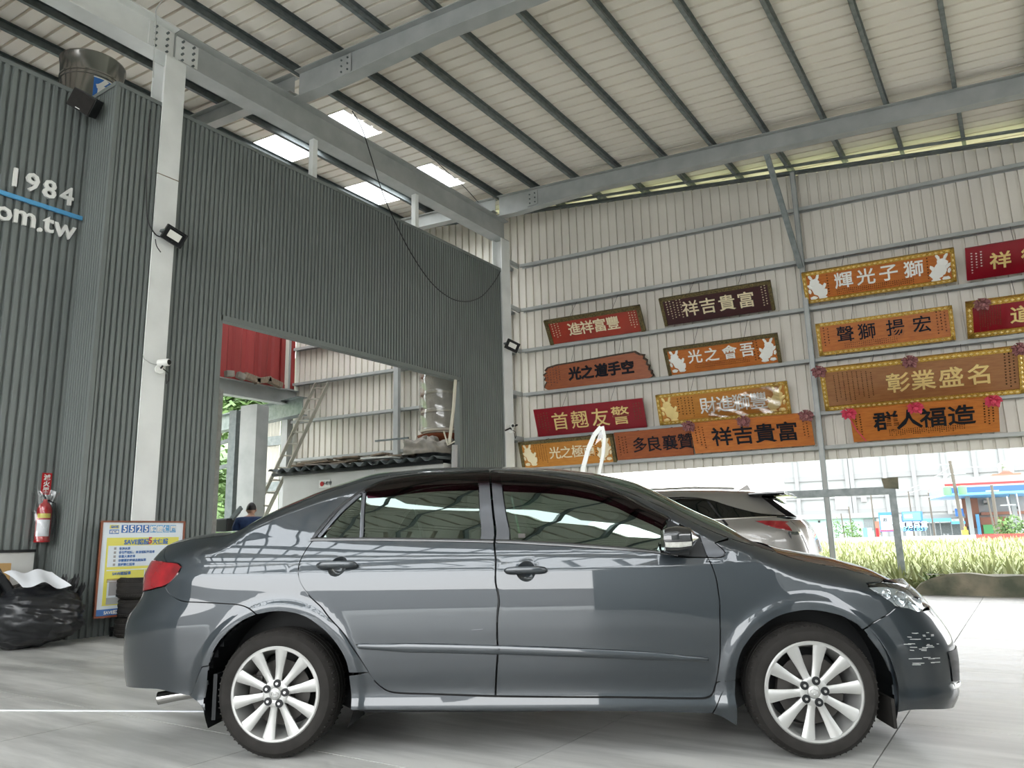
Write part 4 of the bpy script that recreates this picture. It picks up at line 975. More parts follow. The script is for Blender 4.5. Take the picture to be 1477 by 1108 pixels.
# ------------------------------------------------------------------ bin bag
g = on_z(46, 932); bc = V3(g[0]+.12, g[1]-.08, 0)
bg_ = thing('bin_bag', 'large full black bin bag on the floor below the fire extinguisher', 'bag', (bc[0], bc[1], 0))
def bagf(u, v):
    th = u*2*PI; ph = v*PI; d = Vector((math.cos(th)*math.sin(ph), math.sin(th)*math.sin(ph), math.cos(ph)))
    n1 = noise.noise(Vector((d.x*1.6, d.y*1.6, d.z*3.2))+Vector((3, 1, 5))); n2 = abs(noise.noise(Vector((d.x*2.0, d.y*2.0, d.z*8+d.y*2))+Vector((7, 2, 1))))
    n3 = abs(noise.noise(Vector((d.x*7, d.y*7, d.z*4))))
    r = 1+.12*n1-.13*n2-.05*n3
    z = .34+d.z*.36*r*(1 if d.z < 0 else 1.0); z = max(.0, z)
    return (d.x*.46*r, d.y*.56*r, z)
mb = MB(); mb.grid(bagf, 96, 56); mb.build('bag_body', M['bag'], bg_, smooth='all')
def ear(x, y, z, s, dx, dy):
    mb = MB(); mb.grid(lambda u, v: (x+dx*v*s+.05*s*math.sin(u*9)*(1-v), y+dy*v*s+(u-.5)*.30*s*(1-.5*v), z+v*.34*s+.05*math.sin(u*14+v*4)*s), 14, 8); mb.build('bag_ear', M['bag'], bg_, smooth='all')
ear(0, .36, .56, .55, .05, .12); ear(.05, .42, .50, .45, .1, .12); ear(.05, -.34, .58, .8, .05, -.15); ear(-.05, .28, .58, .5, .0, .1)
p = on_x(43, 862, bc[0]+.08)
mb = MB(); mb.grid(lambda u, v: (v*.34+.02*math.sin(u*7), u*.50-.25+.06*v, .02*math.sin(u*11+v*3)+.03*v*math.sin(u*5)-.16*v+.16), 14, 6)
mb.build('paper_sheet', M['paperw'], M0=Matrix.Translation((bc[0]-.02, float(p[1]), .66)), label='crumpled white paper lying on top of the bin bag', cat='paper', smooth=True)

# ------------------------------------------------------------------ behind the side opening
OK_ = 13.3
of = thing('site_cabin', 'white site cabin under a scrap roof seen through the side opening', 'cabin', wframe(OK_))
ul, zt_ = wpx(409, 684, OK_); ur = -8.35; zt_ = 2.62
MB().box(ul, ur, 0, 1.9, 0, zt_).build('wall', M['white'], of)
sl = wpx(478, 680, OK_)[0]; sr = wpx(541, 675, OK_)[0]
mb = MB(); mb.box(sl, sr, -.02, -.005, 2.28, zt_-.03); mb.build('window_frame', M['white'], of); wf_ = bpy.data.objects['window_frame']
for i in range(3):
    a = sl+(sr-sl)*(i/3)+.03; b = sl+(sr-sl)*((i+1)/3)-.03; MB().box(a, b, -.03, -.022, 2.32, zt_-.06).build('pane', M['clear'], wf_)
MB().box(wpx(486, 700, OK_)[0], wpx(515, 700, OK_)[0], -.01, -.004, 0, 2.20).build('doorway_dark', M['black'], of)  # flat black sheet stands in for the shade inside the open door
a, z1_ = wpx(461, 693, OK_); b, z0_ = wpx(477, 703, OK_)
MB().box(a, b, -.02, -.004, z0_, z1_).build('notice', M['whitep'], of, label='white notice with a red disc')
MB().lathe([(0, -.005), (.055, -.005), (.055, 0)], 14, 'y', (a+.09, -.022, (z0_+z1_)/2)).build('red_disc', M['red'], bpy.data.objects['notice'])
put_glyph('牛樟寮', .09, .002, 'ink', of, Matrix.Translation(((a+b)/2+.08, -.025, (z0_+z1_)/2+.01)) @ RX90, 'printed_text')
# scrap roof: corrugated sheet with boards on it
mb = MB(); xl = wpx(397, 688, OK_)[0]
mb.grid(lambda u, v: (xl+u*(ur-xl), -.25+v*2.3, zt_+.09+.05*math.sin(u*(ur-xl)*2*PI/.34)+.10*v), 150, 2)
rf_ = mb.build('cabin_roof', M['galvd'], of, smooth=True)
MB().box(xl, ur, -.12, -.02, zt_-.02, zt_+.05).build('roof_batten', M['black'], of)
rnd = random.Random(21)
for i in range(18):
    u = ul+.3+(ur-ul-1.6)*rnd.random(); L = rnd.uniform(.35, 1.0); w_ = rnd.uniform(.18, .35)
    o = MB().box(-L/2, L/2, -w_/2, w_/2, -.015, .02).build('scrap_board', M['timber'] if rnd.random() < .5 else (M['tarp'] if rnd.random() < .6 else M['white']),
        M0=wframe(OK_) @ Matrix.Translation((u, rnd.uniform(-.1, .6), zt_+.17+.035*(i % 5))) @ Matrix.Rotation(rnd.uniform(-.4, .4), 4, 'Z') @ Matrix.Rotation(rnd.uniform(-.05, .05), 4, 'Y'))
    scraps = globals().setdefault('scraps', []); scraps.append((u, o))
ORD = 'first second third fourth fifth sixth seventh eighth ninth tenth eleventh twelfth thirteenth fourteenth fifteenth sixteenth seventeenth eighteenth'.split()
for q, (u, o) in enumerate(sorted(scraps, key=lambda a: a[0])): setp(o, 'weathered scrap board on the cabin roof, '+ORD[q]+' from the left', 'board', 'scrap boards on the cabin roof')
MB().box(-.5, .5, -.02, .02, -.02, .02).build('roof_bar', M['galvd'], M0=wframe(OK_+2, wpx(565, 634, OK_+2)[0], wpx(565, 634, OK_+2)[1]), label='thin grey bar lying along the siding above the cabin roof', cat='bar')
# tank with wrapping on a brown basin
TK = 14.3; tu, _ = wpx(637, 580, TK); tz = wpx(637, 628, TK)[1]
tk = thing('water_tank', 'tall banded water tank wrapped in plastic beside the partition opening', 'tank', wframe(TK, tu, tz))
mb = MB(); prof = [(0, 0), (.42, .02)]
for i in range(5):
    z = .02+.42*i
    prof += [(.42, z+.02), (.46, z+.05), (.46, z+.09), (.43, z+.12), (.425, z+.36)]
prof += [(.42, 2.15), (.2, 2.3), (0, 2.3)]
mb.lathe(prof, 36).build('shell', M['wrap'], tk, smooth=40)
for i in range(5):
    MB().lathe([(.462, .05+.42*i), (.472, .06+.42*i), (.472, .085+.42*i), (.462, .095+.42*i)], 36).build('band', M['cpipe'], tk, smooth=40)
MB().grid(lambda u, v: ((.50+.02*math.sin(u*40+v*6))*math.cos(3.3+u*2.6), (.50+.02*math.sin(v*30+u*9))*math.sin(3.3+u*2.6), .1+v*1.9), 40, 30).build('plastic_wrap', M['film'], tk, smooth=True)
MB().lathe([(0, -.18), (.30, -.17), (.52, -.06), (.55, 0), (.52, .0), (.46, -.05), (0, -.06)], 30).build('basin', M['wood'], M0=wframe(TK, tu, tz-.02), label='brown round basin under the wrapped water tank', cat='basin', smooth=True)
MB().box(-.55, .55, -.4, .4, -.75, -.20).build('tank_stand', M['galvd'], M0=wframe(TK, tu, tz), label='dark stand below the brown basin', cat='stand')
def wtube(pts, K, r, name, label, cat, m, n=8):
    P_ = [wpos(*[(lambda q: (q[0], K, q[1]))(wpx(a, b, K))][0]) for a, b in pts]; return MB().tube(P_, r, n).build(name, M[m], label=label, cat=cat, smooth=True)
wtube([(657, 548), (654, 590), (648, 640)], 13.2, .034, 'waste_pipe', 'slanting cream plastic pipe in front of the wrapped tank', 'pipe', 'cpipe')
wtube([(656, 642), (655, 690), (654, 760)], 13.15, .06, 'down_pipe', 'grey vertical pipe beside the site cabin', 'pipe', 'greyw')
wtube([(640, 622), (646, 642), (656, 637)], 13.1, .018, 'small_pipe', 'thin bent cream pipe at the foot of the wrapped tank', 'pipe', 'cpipe')
mb = MB()
def tarpf(u, v):
    th = u*2*PI; ph = v*PI/2; n1 = noise.noise(Vector((math.cos(th)*2, math.sin(th)*2, ph*3))); r = 1+.35*n1
    return (math.cos(th)*math.sin(ph)*.62*r, math.sin(th)*math.sin(ph)*.40*r, math.cos(ph)*.34*(1+.4*n1)-.02)
mb.grid(tarpf, 48, 18); a, b = wpx(616, 655, 13.6); mb.build('tarp_heap', M['tarp'], M0=wframe(13.6, a, b), label='crumpled grey tarpaulin heap on the cabin roof below the tank', cat='tarpaulin', smooth='all')
# ladder
ld = thing('ladder', 'long aluminium ladder leaning on the siding behind the side opening', 'ladder')
def ladder_pt(px0, py0, px1, py1, t):
    # line through two pixels placed on a leaning plane: base k=13.0 at z=0, top k=15.8 at z=5.25
    px = px0+(px1-px0)*t; py = py0+(py1-py0)*t; n = NW*1.0+V3(0, 0, -(15.8-13.0)/5.25); c = 13.0
    return on_plane(px, py, n, c)
LL = [ladder_pt(456, 553, 373, 729, t) for t in (0, 1.72)]; LR = [ladder_pt(474, 552, 384.5, 741, t) for t in (0, 1.62)]
for L_ in (LL, LR): MB().bar(tuple(L_[0]), tuple(L_[1]), .035, .09).build('rail', M['alu'], ld)
for i in range(17):
    t = .03+i*.0595; MB().tube([tuple(LL[0]+(LL[1]-LL[0])*t), tuple(LR[0]+(LR[1]-LR[0])*t)], .022, 6).build('rung', M['alu'], ld)
# container on its frame
ct = thing('red_container', 'red corrugated shipping container raised on steel beams beyond the opening', 'container', (0, 0, 0))
mb = MB(); corr(mb, (-16.8, 9.0), (-16.8, 13.62), 5.42, 8.2, (1, 0), .42, .06, ((0, 0), (.30, 0), (.42, 1), (.86, 1))); mb.build('side', M['red_cont'], ct)
MB().box(-19.2, -16.86, 9.0, 14.0, 5.40, 8.2).build('body', M['red_cont'], ct)
MB().box(-16.86, -16.72, 13.62, 13.75, 5.36, 8.2).box(-16.90, -16.70, 9, 13.75, 5.30, 5.42).build('corner_post', M['red_cont'], ct)
MB().box(-16.9, -16.78, 13.78, 13.96, 5.35, 8).build('side_sheet', M['wallw'], label='pale grey sheet standing beside the red container', cat='sheet')
MB().box(-16.85, -16.72, 13.98, 14.10, 5.35, 8).build('red_strip', M['red_cont'], label='narrow dark red post right of the pale grey sheet', cat='post')
mb = MB(); mb.beam_h((-16.75, 9, 5.08), (-16.75, 14.2, 5.08), .25, .42, .02); mb.build('trim_9', M['steel'], kind='structure')
mb = MB(); mb.beam_h((-15.9, 13.72, 4.72), (-21, 14.3, 4.72), .3, .5, .02, ); mb.build('trim_10', M['galv'], kind='structure')
post_struct('trim_11', wpx(365, 650, 13.9)[0], .55, .4, 13.9, 0, 4.5, 'steel')
post_struct('trim_12', wpx(344, 650, 14.2)[0]-.1, .25, .3, 14.2, 0, 4.5, 'galvd')
MB().box(XW-.55, XW-.13, 6.72, 6.90, 0, 3.35).build('trim_13', M['cement'], kind='structure')
MB().tube([(XW-.62, 7.0, 0), (XW-.62, 7.0, 3.1)], .05, 10).build('white_pipe', M['fact'], label='white vertical pipe by the left jamb of the opening', cat='pipe', smooth=True)
for z_ in (1.6, 2.45): MB().box(XW-.66, XW-.52, 6.95, 7.05, z_, z_+.12).build('pipe_clamp', M['black'], bpy.data.objects['white_pipe'])
sf = thing('opening_railing', 'dark horizontal rails across the green hillside view', 'frame', wframe(14.4))
for (pa, pb) in (((322, 637), (356, 628)), ((322, 673), (354, 664))):
    a = wpx(*pa, 14.4); b = wpx(*pb, 14.4); MB().bar((a[0]-.6, 0, a[1]-.1), (b[0], 0, b[1]), .08, .09).build('rail', M['galvd'], sf)
fs = thing('loose_siding', 'narrow strip of pale siding on grey rails left of the ladder', 'siding', wframe(16.3))
a = wpx(380, 650, 16.3)[0]; b = wpx(403, 650, 16.3)[0]
for i in range(5): MB().box(a+(b-a)*i/5+.01, a+(b-a)*(i+1)/5-.01, 0, .03, .3, 4.75-.05*(4-i)).build('panel', M['wallw'], fs)
for z_ in (3.85, 2.55, 1.35): MB().box(a-.2, a+2.0, -.12, -.02, z_, z_+.26).build('rail', M['galv'], fs)
mb = MB(); rnd = random.Random(8)
for (px, py, K, n, m, nm, lb) in ((362, 552, 12.9, 3, 'timber', 'timber_offcut', 'loose timber offcut on the edge below the red container'), (330, 542, 12.2, 2, 'tarp', 'rag_bundle', 'grey rag bundle at the left end below the red container')):
    for i in range(n):
        p = on_x(px+i*16, py+i*6, -16.55); L = .5 if nm[0] == 't' else .22
        o = MB().rbox(-.05, .10, -L/2, L/2, -.06, .10, .02).build(nm, M[m], M0=Matrix.Translation((p[0], p[1], 5.36)) @ Matrix.Rotation(rnd.uniform(-.3, .3), 4, 'X'))
        setp(o, lb+(', left', ', middle', ', right')[i]+' one', 'timber' if nm[0] == 't' else 'rag', nm.replace('_', ' ')+'s below the container')
# clutter low in the opening
K = 12.0
a = wpx(322, 730, K)[0]; b = wpx(346, 730, K)[0]
cr_ = thing('timber_crate', 'upright timber boards stacked low behind the left jamb', 'boards', wframe(K))
for i in range(6): MB().box(a+(b-a)*i/6+.01, a+(b-a)*(i+1)/6, -.02+.02*(i % 2), .03, 0, 1.28+.04*(i % 3)).build('board', M['timber'], cr_)
a, z_ = wpx(332, 712, K); mc = thing('old_machine', 'dark folded machine arm above the stacked boards', 'machine', wframe(K, a, 1.35))
MB().rbox(-.22, .12, -.15, .15, 0, .28, .03).build('body', M['black'], mc); MB().bar((0, 0, .2), (.35, 0, .50), .05, .09).bar((-.05, .1, .2), (.20, .1, .42), .04, .05).build('arm', M['galvd'], mc)
MB().rbox(-.25, .25, -.2, .2, 0, 1.1, .02).build('side_cupboard', M['timber'], M0=wframe(12.6, wpx(391, 745, 12.6)[0], 0), label='brown low cupboard behind the ladder foot', cat='cupboard')
# person with back turned
def skin_body(name, verts, edges, rads, m, parent, sub=2):
    me = bpy.data.meshes.new(name); me.from_pydata(verts, edges, []); o = bpy.data.objects.new(name, me); COL.objects.link(o)
    md = o.modifiers.new('skin', 'SKIN'); sv = me.skin_vertices[0].data
    for i, r_ in enumerate(rads): sv[i].radius = (r_, r_) if not hasattr(r_, '__len__') else r_
    sv[0].use_root = True; md.use_smooth_shade = True
    o.modifiers.new('sub', 'SUBSURF').levels = sub; o.modifiers['sub'].render_levels = sub
    bpy.context.view_layer.update()
    me2 = bpy.data.meshes.new_from_object(o.evaluated_get(bpy.context.evaluated_depsgraph_get()))
    bpy.data.objects.remove(o); me2.materials.clear(); me2.materials.append(m)
    me2.polygons.foreach_set('use_smooth', [True]*len(me2.polygons))
    o2 = bpy.data.objects.new(name, me2); COL.objects.link(o2); o2.parent = parent; return o2
PK = 9.7; pu, pz_ = wpx(362, 745, PK)
ps = thing('person', 'person in dark blue shirt with short black hair, bending away from the camera', 'person', frame_m(wpos(pu, PK, 0), (lambda d: (d[1], -d[0], 0))(ray(362, 745))))
# x right, y away from camera: bends forward (away), head lowered
J = [(0, 0, .95), (0, .02, 1.12), (0, .07, 1.30), (0, .14, 1.46), (0, .19, 1.53), (0, .25, 1.60),   # pelvis, waist, chest, upper chest, neck, head base
     (-.18, .13, 1.45), (-.25, .12, 1.20), (-.22, .26, 1.00), (-.20, .33, .94),                # left arm (image left)
     (.18, .13, 1.45), (.25, .14, 1.20), (.20, .32, 1.04), (.17, .40, .99),
     (-.10, .0, .88), (-.12, .02, .50), (-.12, -.02, .09), (-.13, .12, .04),
     (.10, .0, .88), (.12, .04, .50), (.12, .0, .09), (.13, .14, .04)]
Eg = [(0, 1), (1, 2), (2, 3), (3, 4), (4, 5), (3, 6), (6, 7), (7, 8), (8, 9), (3, 10), (10, 11), (11, 12), (12, 13), (0, 14), (14, 15), (15, 16), (16, 17), (0, 18), (18, 19), (19, 20), (20, 21)]
Rd = [(.15, .11), (.145, .105), (.165, .115), (.15, .10), .062, .06, .062, .044, .036, .030, .062, .044, .036, .030, .088, .06, .042, .035, .088, .06, .042, .035]
skin_body('body', J, Eg, Rd, M['skin'], ps)
Js = [(0, .0, .90), (0, .02, 1.10), (0, .07, 1.30), (0, .13, 1.44), (0, .165, 1.50), (-.19, .125, 1.45), (-.245, .115, 1.27), (.19, .125, 1.45), (.245, .13, 1.27)]
skin_body('shirt', Js, [(0, 1), (1, 2), (2, 3), (3, 4), (3, 5), (5, 6), (3, 7), (7, 8)], [(.185, .145), (.175, .135), (.20, .15), (.17, .125), .075, .095, .080, .095, .080], M['blue'], ps)
Jt = [(0, 0, .92), (-.10, .0, .86), (-.12, .02, .50), (-.12, -.02, .12), (.10, .0, .86), (.12, .04, .50), (.12, .0, .12)]
skin_body('trousers', Jt, [(0, 1), (1, 2), (2, 3), (0, 4), (4, 5), (5, 6)], [(.16, .125), .105, .08, .062, .105, .08, .062], M['jeans'], ps)
for sx_ in (-1, 1):
    MB().grid(lambda u, v: (sx_*.125+.048*math.sin(u*2*PI)*(1-.2*v), .05+.13*math.cos(u*2*PI), .08*(1-v*v)*(.6+.4*(math.cos(u*2*PI) < 0))), 16, 5).build('shoe', M['black'], ps, smooth=True)
# head
hd = MB()
def headf(u, v):
    th = u*2*PI; ph = v*PI; s = math.sin(ph); x = math.cos(th)*s; y = math.sin(th)*s; z = math.cos(ph)
    w_ = .077*(1-.18*max(0, -z)); d_ = .098*(1-.10*max(0, -z)); p = [x*w_, y*d_, z*.122]
    if y > .55 and -.25 < z < .12: p[1] += .022*math.exp(-(x*x)/.02)*math.exp(-((z+.12)/.12)**2)   # nose
    if y > .5 and abs(z-.05) < .16 and .2 < abs(x) < .5: p[1] -= .008
    if y > .6 and -.55 < z < -.42: p[1] += .006
    return p
HM = Matrix.Translation((0, .275, 1.655)) @ Matrix.Rotation(R(-38), 4, 'X')
hd.grid(headf, 36, 24).xf(HM); h_ = hd.build('head', M['skin'], ps, smooth='all')
MB().grid(lambda u, v: [c*1.07+(0, -.008, .006)[i] for i, c in enumerate(headf(u, v*.56*(1+.28*max(0, -math.sin(u*2*PI)))))], 36, 14).xf(HM).build('hair', M['hair'], ps, smooth='all')
for sx_ in (-1, 1):
    MB().lathe([(0, .012), (.02, .01), (.028, 0), (.02, -.008), (0, -.01)], 12, 'x', (sx_*.078, -.005, -.01)).xf(HM).build('ear', M['skin'], ps, smooth=True)
    MB().lathe([(0, .009), (.010, .006), (.012, 0)], 10, 'y', (sx_*.028, .082, .005)).xf(HM).build('eye', M['whitep'], ps, smooth=True)
MB().box(-.022, .022, .082, .090, -.062, -.056).xf(HM).build('mouth', M['wood'], ps)
# hands: palm and five bent fingers each
for sx_, wr, tip in ((-1, Vector((-.20, .33, .94)), Vector((-.14, .42, .86))), (1, Vector((.17, .40, .99)), Vector((.12, .49, .90)))):
    d = (tip-wr).normalized(); s = d.cross(Vector((0, 0, 1))).normalized(); nrm = s.cross(d)
    V_ = [wr, wr+d*.05, wr+d*.09]; E_ = [(0, 1), (1, 2)]; R_ = [.026, (.036, .018), (.036, .015)]
    skin_body('palm', [tuple(v) for v in V_], E_, R_, M['skin'], ps, 1)
    for k in range(4):
        b = wr+d*.085+s*(.012+.018*(k-2)); l = (.062, .074, .070, .055)[k]
        skin_body('finger', [tuple(b), tuple(b+d*l*.5-nrm*.004), tuple(b+d*l*.8-nrm*.018), tuple(b+d*l-nrm*.034)], [(0, 1), (1, 2), (2, 3)], [.009, .0085, .008, .0065], M['skin'], ps, 1)
    b = wr+d*.03+s*.03*sx_*-1
    skin_body('thumb', [tuple(b), tuple(b+d*.025+s*-.02*sx_), tuple(b+d*.055+s*-.024*sx_-nrm*.01)], [(0, 1), (1, 2)], [.011, .010, .008], M['skin'], ps, 1)
# bent white strip behind the car roof
K = 7.7; ws = thing('white_stand', 'white bent strip stand rising behind the roof of the grey car', 'stand', (0, 0, 0))
def wp3(px, py, K_=None): u, z = wpx(px, py, K_ or K); return wpos(u, K_ or K, z)
a = [wp3(x, y) for x, y in ((838, 700), (842, 672), (848, 650), (857, 628), (867, 616))]; b = [wp3(x, y) for x, y in ((858, 712), (863, 690), (870, 655), (872, 630), (869, 615))]
a = [(a[0][0]-.12, a[0][1], 0)]+a; b = [(b[0][0]+.02, b[0][1], 0)]+b
def flat(mb, pts, w1, w2):
    for p, q in zip(pts[:-1], pts[1:]): mb.bar(p, q, w1, w2, up=tuple(NW))
mb = MB(); flat(mb, a, .05, .012); mb.build('left_leg', M['whitep'], ws)
mb = MB(); flat(mb, b, .035, .012); mb.build('right_leg', M['whitep'], ws)
mb = MB(); c = wp3(866, 620); mb.add([a[-1], b[-1], b[-2], wp3(858, 642)], [(0, 1, 2, 3)]); mb.build('film', M['film'], ws)
# ------------------------------------------------------------------ cars: panels cut from one smooth body surface
def smooth_tab(xs, ys, a, b, n, sig):
    g = np.linspace(a, b, n); v = np.interp(g, xs, ys); st = (b-a)/(n-1); r = max(1, int(3*sig/st)); k = np.exp(-.5*(np.arange(-r, r+1)*st/sig)**2); k /= k.sum()
    return g, np.convolve(np.pad(v, r, mode='edge'), k, 'valid')
def catmull(P, closed=True, step=.012):
    # P: list of (x, z, corner flag) -> dense loop
    n = len(P); out = []
    for i in range(n if closed else n-1):
        p1 = np.array(P[i][:2]); p2 = np.array(P[(i+1) % n][:2])
        p0 = p1 if P[i][2] else np.array(P[(i-1) % n][:2]); p3 = p2 if P[(i+1) % n][2] else np.array(P[(i+2) % n][:2])
        L = np.linalg.norm(p2-p1); m = max(1, int(L/step))
        t1 = (p2-p0)/max(1e-6, np.linalg.norm(p2-p0))*L if not P[i][2] else (p2-p1)
        t2 = (p3-p1)/max(1e-6, np.linalg.norm(p3-p1))*L if not P[(i+1) % n][2] else (p2-p1)
        for k in range(m):
            t = k/m; h1 = 2*t**3-3*t*t+1; h2 = t**3-2*t*t+t; h3 = -2*t**3+3*t*t; h4 = t**3-t*t
            out.append(h1*p1+h2*t1+h3*p2+h4*t2)
    return np.array(out)
def in_poly(q, poly):
    x, y = q[:, 0][:, None], q[:, 1][:, None]; x1, y1 = poly[:, 0][None], poly[:, 1][None]; x2, y2 = np.roll(poly[:, 0], -1)[None], np.roll(poly[:, 1], -1)[None]
    c = ((y1 > y) != (y2 > y)) & (x < (x2-x1)*(y-y1)/((y2-y1)+1e-12)+x1)
    return c.sum(1) % 2 == 1
def inset_loop(P, g):
    a = np.roll(P, 1, 0); b = np.roll(P, -1, 0); d1 = P-a; d2 = b-P
    d1 /= np.linalg.norm(d1, axis=1)[:, None]+1e-9; d2 /= np.linalg.norm(d2, axis=1)[:, None]+1e-9
    area = .5*np.sum(P[:, 0]*b[:, 1]-b[:, 0]*P[:, 1]); s = 1 if area > 0 else -1
    n = np.stack([-(d1+d2)[:, 1], (d1+d2)[:, 0]], 1)*s; l = np.linalg.norm(n, axis=1)[:, None]; n /= l+1e-9
    return P+n*g/np.maximum(l/2, .5)
class Body:
    N = 5.0; LR = 2.27; WR = .88
    def __init__(s, root, side, W, xf, xr, ze, N=5.0, ins=None, arches=(), arch_flare=.012):
        s.root = root; s.side = side; s.N = N; s.arches = arches; s.flare = arch_flare
        s.gz, s.W = smooth_tab(*W, 0, 2, 801, .014); _, s.xf = smooth_tab(*xf, 0, 2, 801, .02); _, s.xr = smooth_tab(*xr, 0, 2, 801, .02)
        s.gx, s.ze = smooth_tab(*ze, -2, 5, 2801, .02); s.ins = ins
        t = np.linspace(0, PI/2, 4001); X = s.LR*np.abs(np.cos(t))**(2/N); Y = s.WR*np.abs(np.sin(t))**(2/N)
        X, Y = X[::-1], Y[::-1]; ds = np.hypot(np.diff(X), np.diff(Y)); s.S = np.concatenate([[0], np.cumsum(ds)]); s.X = X; s.Y = Y; s.smax = s.S[-1]
        s.M = root.matrix_world; s.Mi = s.M.inverted()
        s.o = np.array(s.M.translation); s.ax = np.array(s.M.col[0][:3]); s.ay = np.array(s.M.col[1][:3])
    def w(s, z): return np.interp(z, s.gz, s.W)
    def lim(s, z): return np.interp(z, s.gz, s.xf), np.interp(z, s.gz, s.xr)
    def inset(s, x, z):
        ze = np.interp(x, s.gx, s.ze); out = 0
        a, h = s.ins(x); t = np.clip((z-(ze-h))/h, 0, 1.4); return a*t*t
    def pos(s, sv, z, off=0.):
        # local position (positive side), arrays
        sv = np.asarray(sv, float); z = np.asarray(z, float); f, r = s.lim(z); a = np.abs(sv)
        Xn = np.interp(a, s.S, s.X)/s.LR; Yn = np.interp(a, s.S, s.Y)/s.WR
        x = (f+r)/2+np.sign(sv)*Xn*(f-r)/2; y = (s.w(z)-s.inset(x, z))
        for (cx, cz, ra) in s.arches:
            d = np.hypot(x-cx, z-cz)-ra; y = y+s.flare*np.where(d < .03, 1., np.exp(-((d-.03)/.035)**2))
        return np.stack([x, y*Yn, z+0*x], -1)
    def nrm(s, sv, z):
        e = .003; a = s.pos(sv+e, z)-s.pos(sv-e, z); b = s.pos(sv, z+e)-s.pos(sv, z-e)
        n = np.cross(b, a); n /= np.linalg.norm(n, axis=-1)[..., None]+1e-9
        # outward: y component positive (or away from the middle)
        p = s.pos(sv, z); f, r = s.lim(z); ref = np.stack([(p[..., 0]-(f+r)/2)*.15, p[..., 1], 0*p[..., 0]], -1)
        sg = np.sign((n*ref).sum(-1)); sg[sg == 0] = 1; return n*sg[..., None]
    def s_of(s, x, z):
        f, r = s.lim(z); q = (x-(f+r)/2)/((f-r)/2); a = np.clip(np.abs(q), 0, .99999)*s.LR
        return float(np.sign(q)*np.interp(a, s.X, s.S))
    def px(s, px, py, dy=0.):
        # pixel -> (s, z) on the visible flank
        y = .86
        d = ray(px, py)
        for _ in range(14):
            c = s.o@s.ay+s.side*(y+dy); t = (c-CAMP@s.ay)/(d@s.ay); p = CAMP+d*t-s.o; x, z = p@s.ax, p[2]
            f, r = s.lim(z); q = np.clip(abs(x-(f+r)/2)/((f-r)/2), 0, .995); yn = (1-q**s.N)**(1/s.N)
            y = .5*y+.5*float((s.w(z)-s.inset(x, z))*yn)
        return s.s_of(x, z), z
    def loop(s, pts, dy=0.):
        P = []
        for p in pts:
            c = len(p) > 2 and p[-1] == 'c'
            if isinstance(p[0], str):
                if p[0] == 'S': P.append((p[1], p[2], c))
                else: P.append((s.s_of(p[1], p[2]), p[2], c))
            else: a, b = s.px(p[0], p[1], dy); P.append((a, b, c))
        return P
    def tri(s, L, grid):
        n = len(L); mn = L.min(0); mx = L.max(0)
        gx_, gz_ = np.meshgrid(np.arange(mn[0]+grid/2, mx[0], grid), np.arange(mn[1]+grid/2, mx[1], grid)); q = np.stack([gx_.ravel(), gz_.ravel()], 1)
        if len(q):
            q = q[in_poly(q, L)]
            if len(q):
                dm = np.min(np.hypot(q[:, 0][:, None]-L[:, 0][None], q[:, 1][:, None]-L[:, 1][None]), axis=1); q = q[dm > (grid*.45 if grid > .023 else .062)]
                if grid <= .023:
                    for g in (.010, .020, .031, .042, .053):
                        e = inset_loop(L, g)[::(1 if g < .03 else 2)]; e = e[in_poly(e, L)]
                        if len(e):
                            d = np.min(np.hypot(e[:, 0][:, None]-L[:, 0][None], e[:, 1][:, None]-L[:, 1][None]), axis=1); q = np.vstack([q, e[d > g*.92]])
        vs = [Vector((float(a), float(b))) for a, b in np.vstack([L, q]) ] if len(q) else [Vector((float(a), float(b))) for a, b in L]
        r = delaunay_2d_cdt(vs, [(i, (i+1) % n) for i in range(n)], [], 1, 1e-6)
        return np.array([tuple(v) for v in r[0]]), [tuple(f) for f in r[2]]
    def panel(s, name, pts, m, parent=None, gap=.0028, off=0., grid=.03, thick=.012, sides=(1, -1), joined=False, dense=None, label=None, step=.012, warp=None, dy=0.):
        L = dense if dense is not None else catmull(s.loop(pts, dy), True, step)
        keep = [0]
        for i in range(1, len(L)):
            if np.linalg.norm(L[i]-L[keep[-1]]) > 1e-4: keep.append(i)
        L = L[keep]
        if gap: L = inset_loop(L, gap)
        v2, fs = s.tri(L, grid); P = s.pos(v2[:, 0], v2[:, 1]); Nn = s.nrm(v2[:, 0], v2[:, 1]); P = P+Nn*off
        if warp is not None: P, Nn = warp(v2, P, Nn)
        lp = s.pos(L[:, 0], L[:, 1]); ln = s.nrm(L[:, 0], L[:, 1]); lp = lp+ln*off; li = lp-ln*thick
        n0 = len(P); nl = len(L)
        allv = np.vstack([P, lp, li]); alln = np.vstack([Nn, ln, ln])
        ff = list(fs)+([(n0+i, n0+(i+1) % nl, n0+nl+(i+1) % nl, n0+nl+i) for i in range(nl)] if thick else [])
        res = []; accv = []; accn = []; accf = []
        for sd in sides:
            sg = sd*s.side; v = allv.copy(); v[:, 1] *= sg; nn = alln.copy(); nn[:, 1] *= sg
            # orient faces outward
            f2 = []
            for f in ff:
                a, b, c = v[f[0]], v[f[1]], v[f[2]]; fn = np.cross(b-a, c-a); rn = nn[f[0]]+nn[f[1]]+nn[f[2]]
                f2.append(tuple(f) if fn@rn >= 0 else tuple(reversed(f)))
            if joined:
                b0 = sum(len(x) for x in accv); accv.append(v); accn.append(nn); accf += [tuple(i+b0 for i in f) for f in f2]
            else: res.append(s._mesh(name, v, f2, nn, m, parent, label))
        if joined: res.append(s._mesh(name, np.vstack(accv), accf, np.vstack(accn), m, parent, label))
        return res
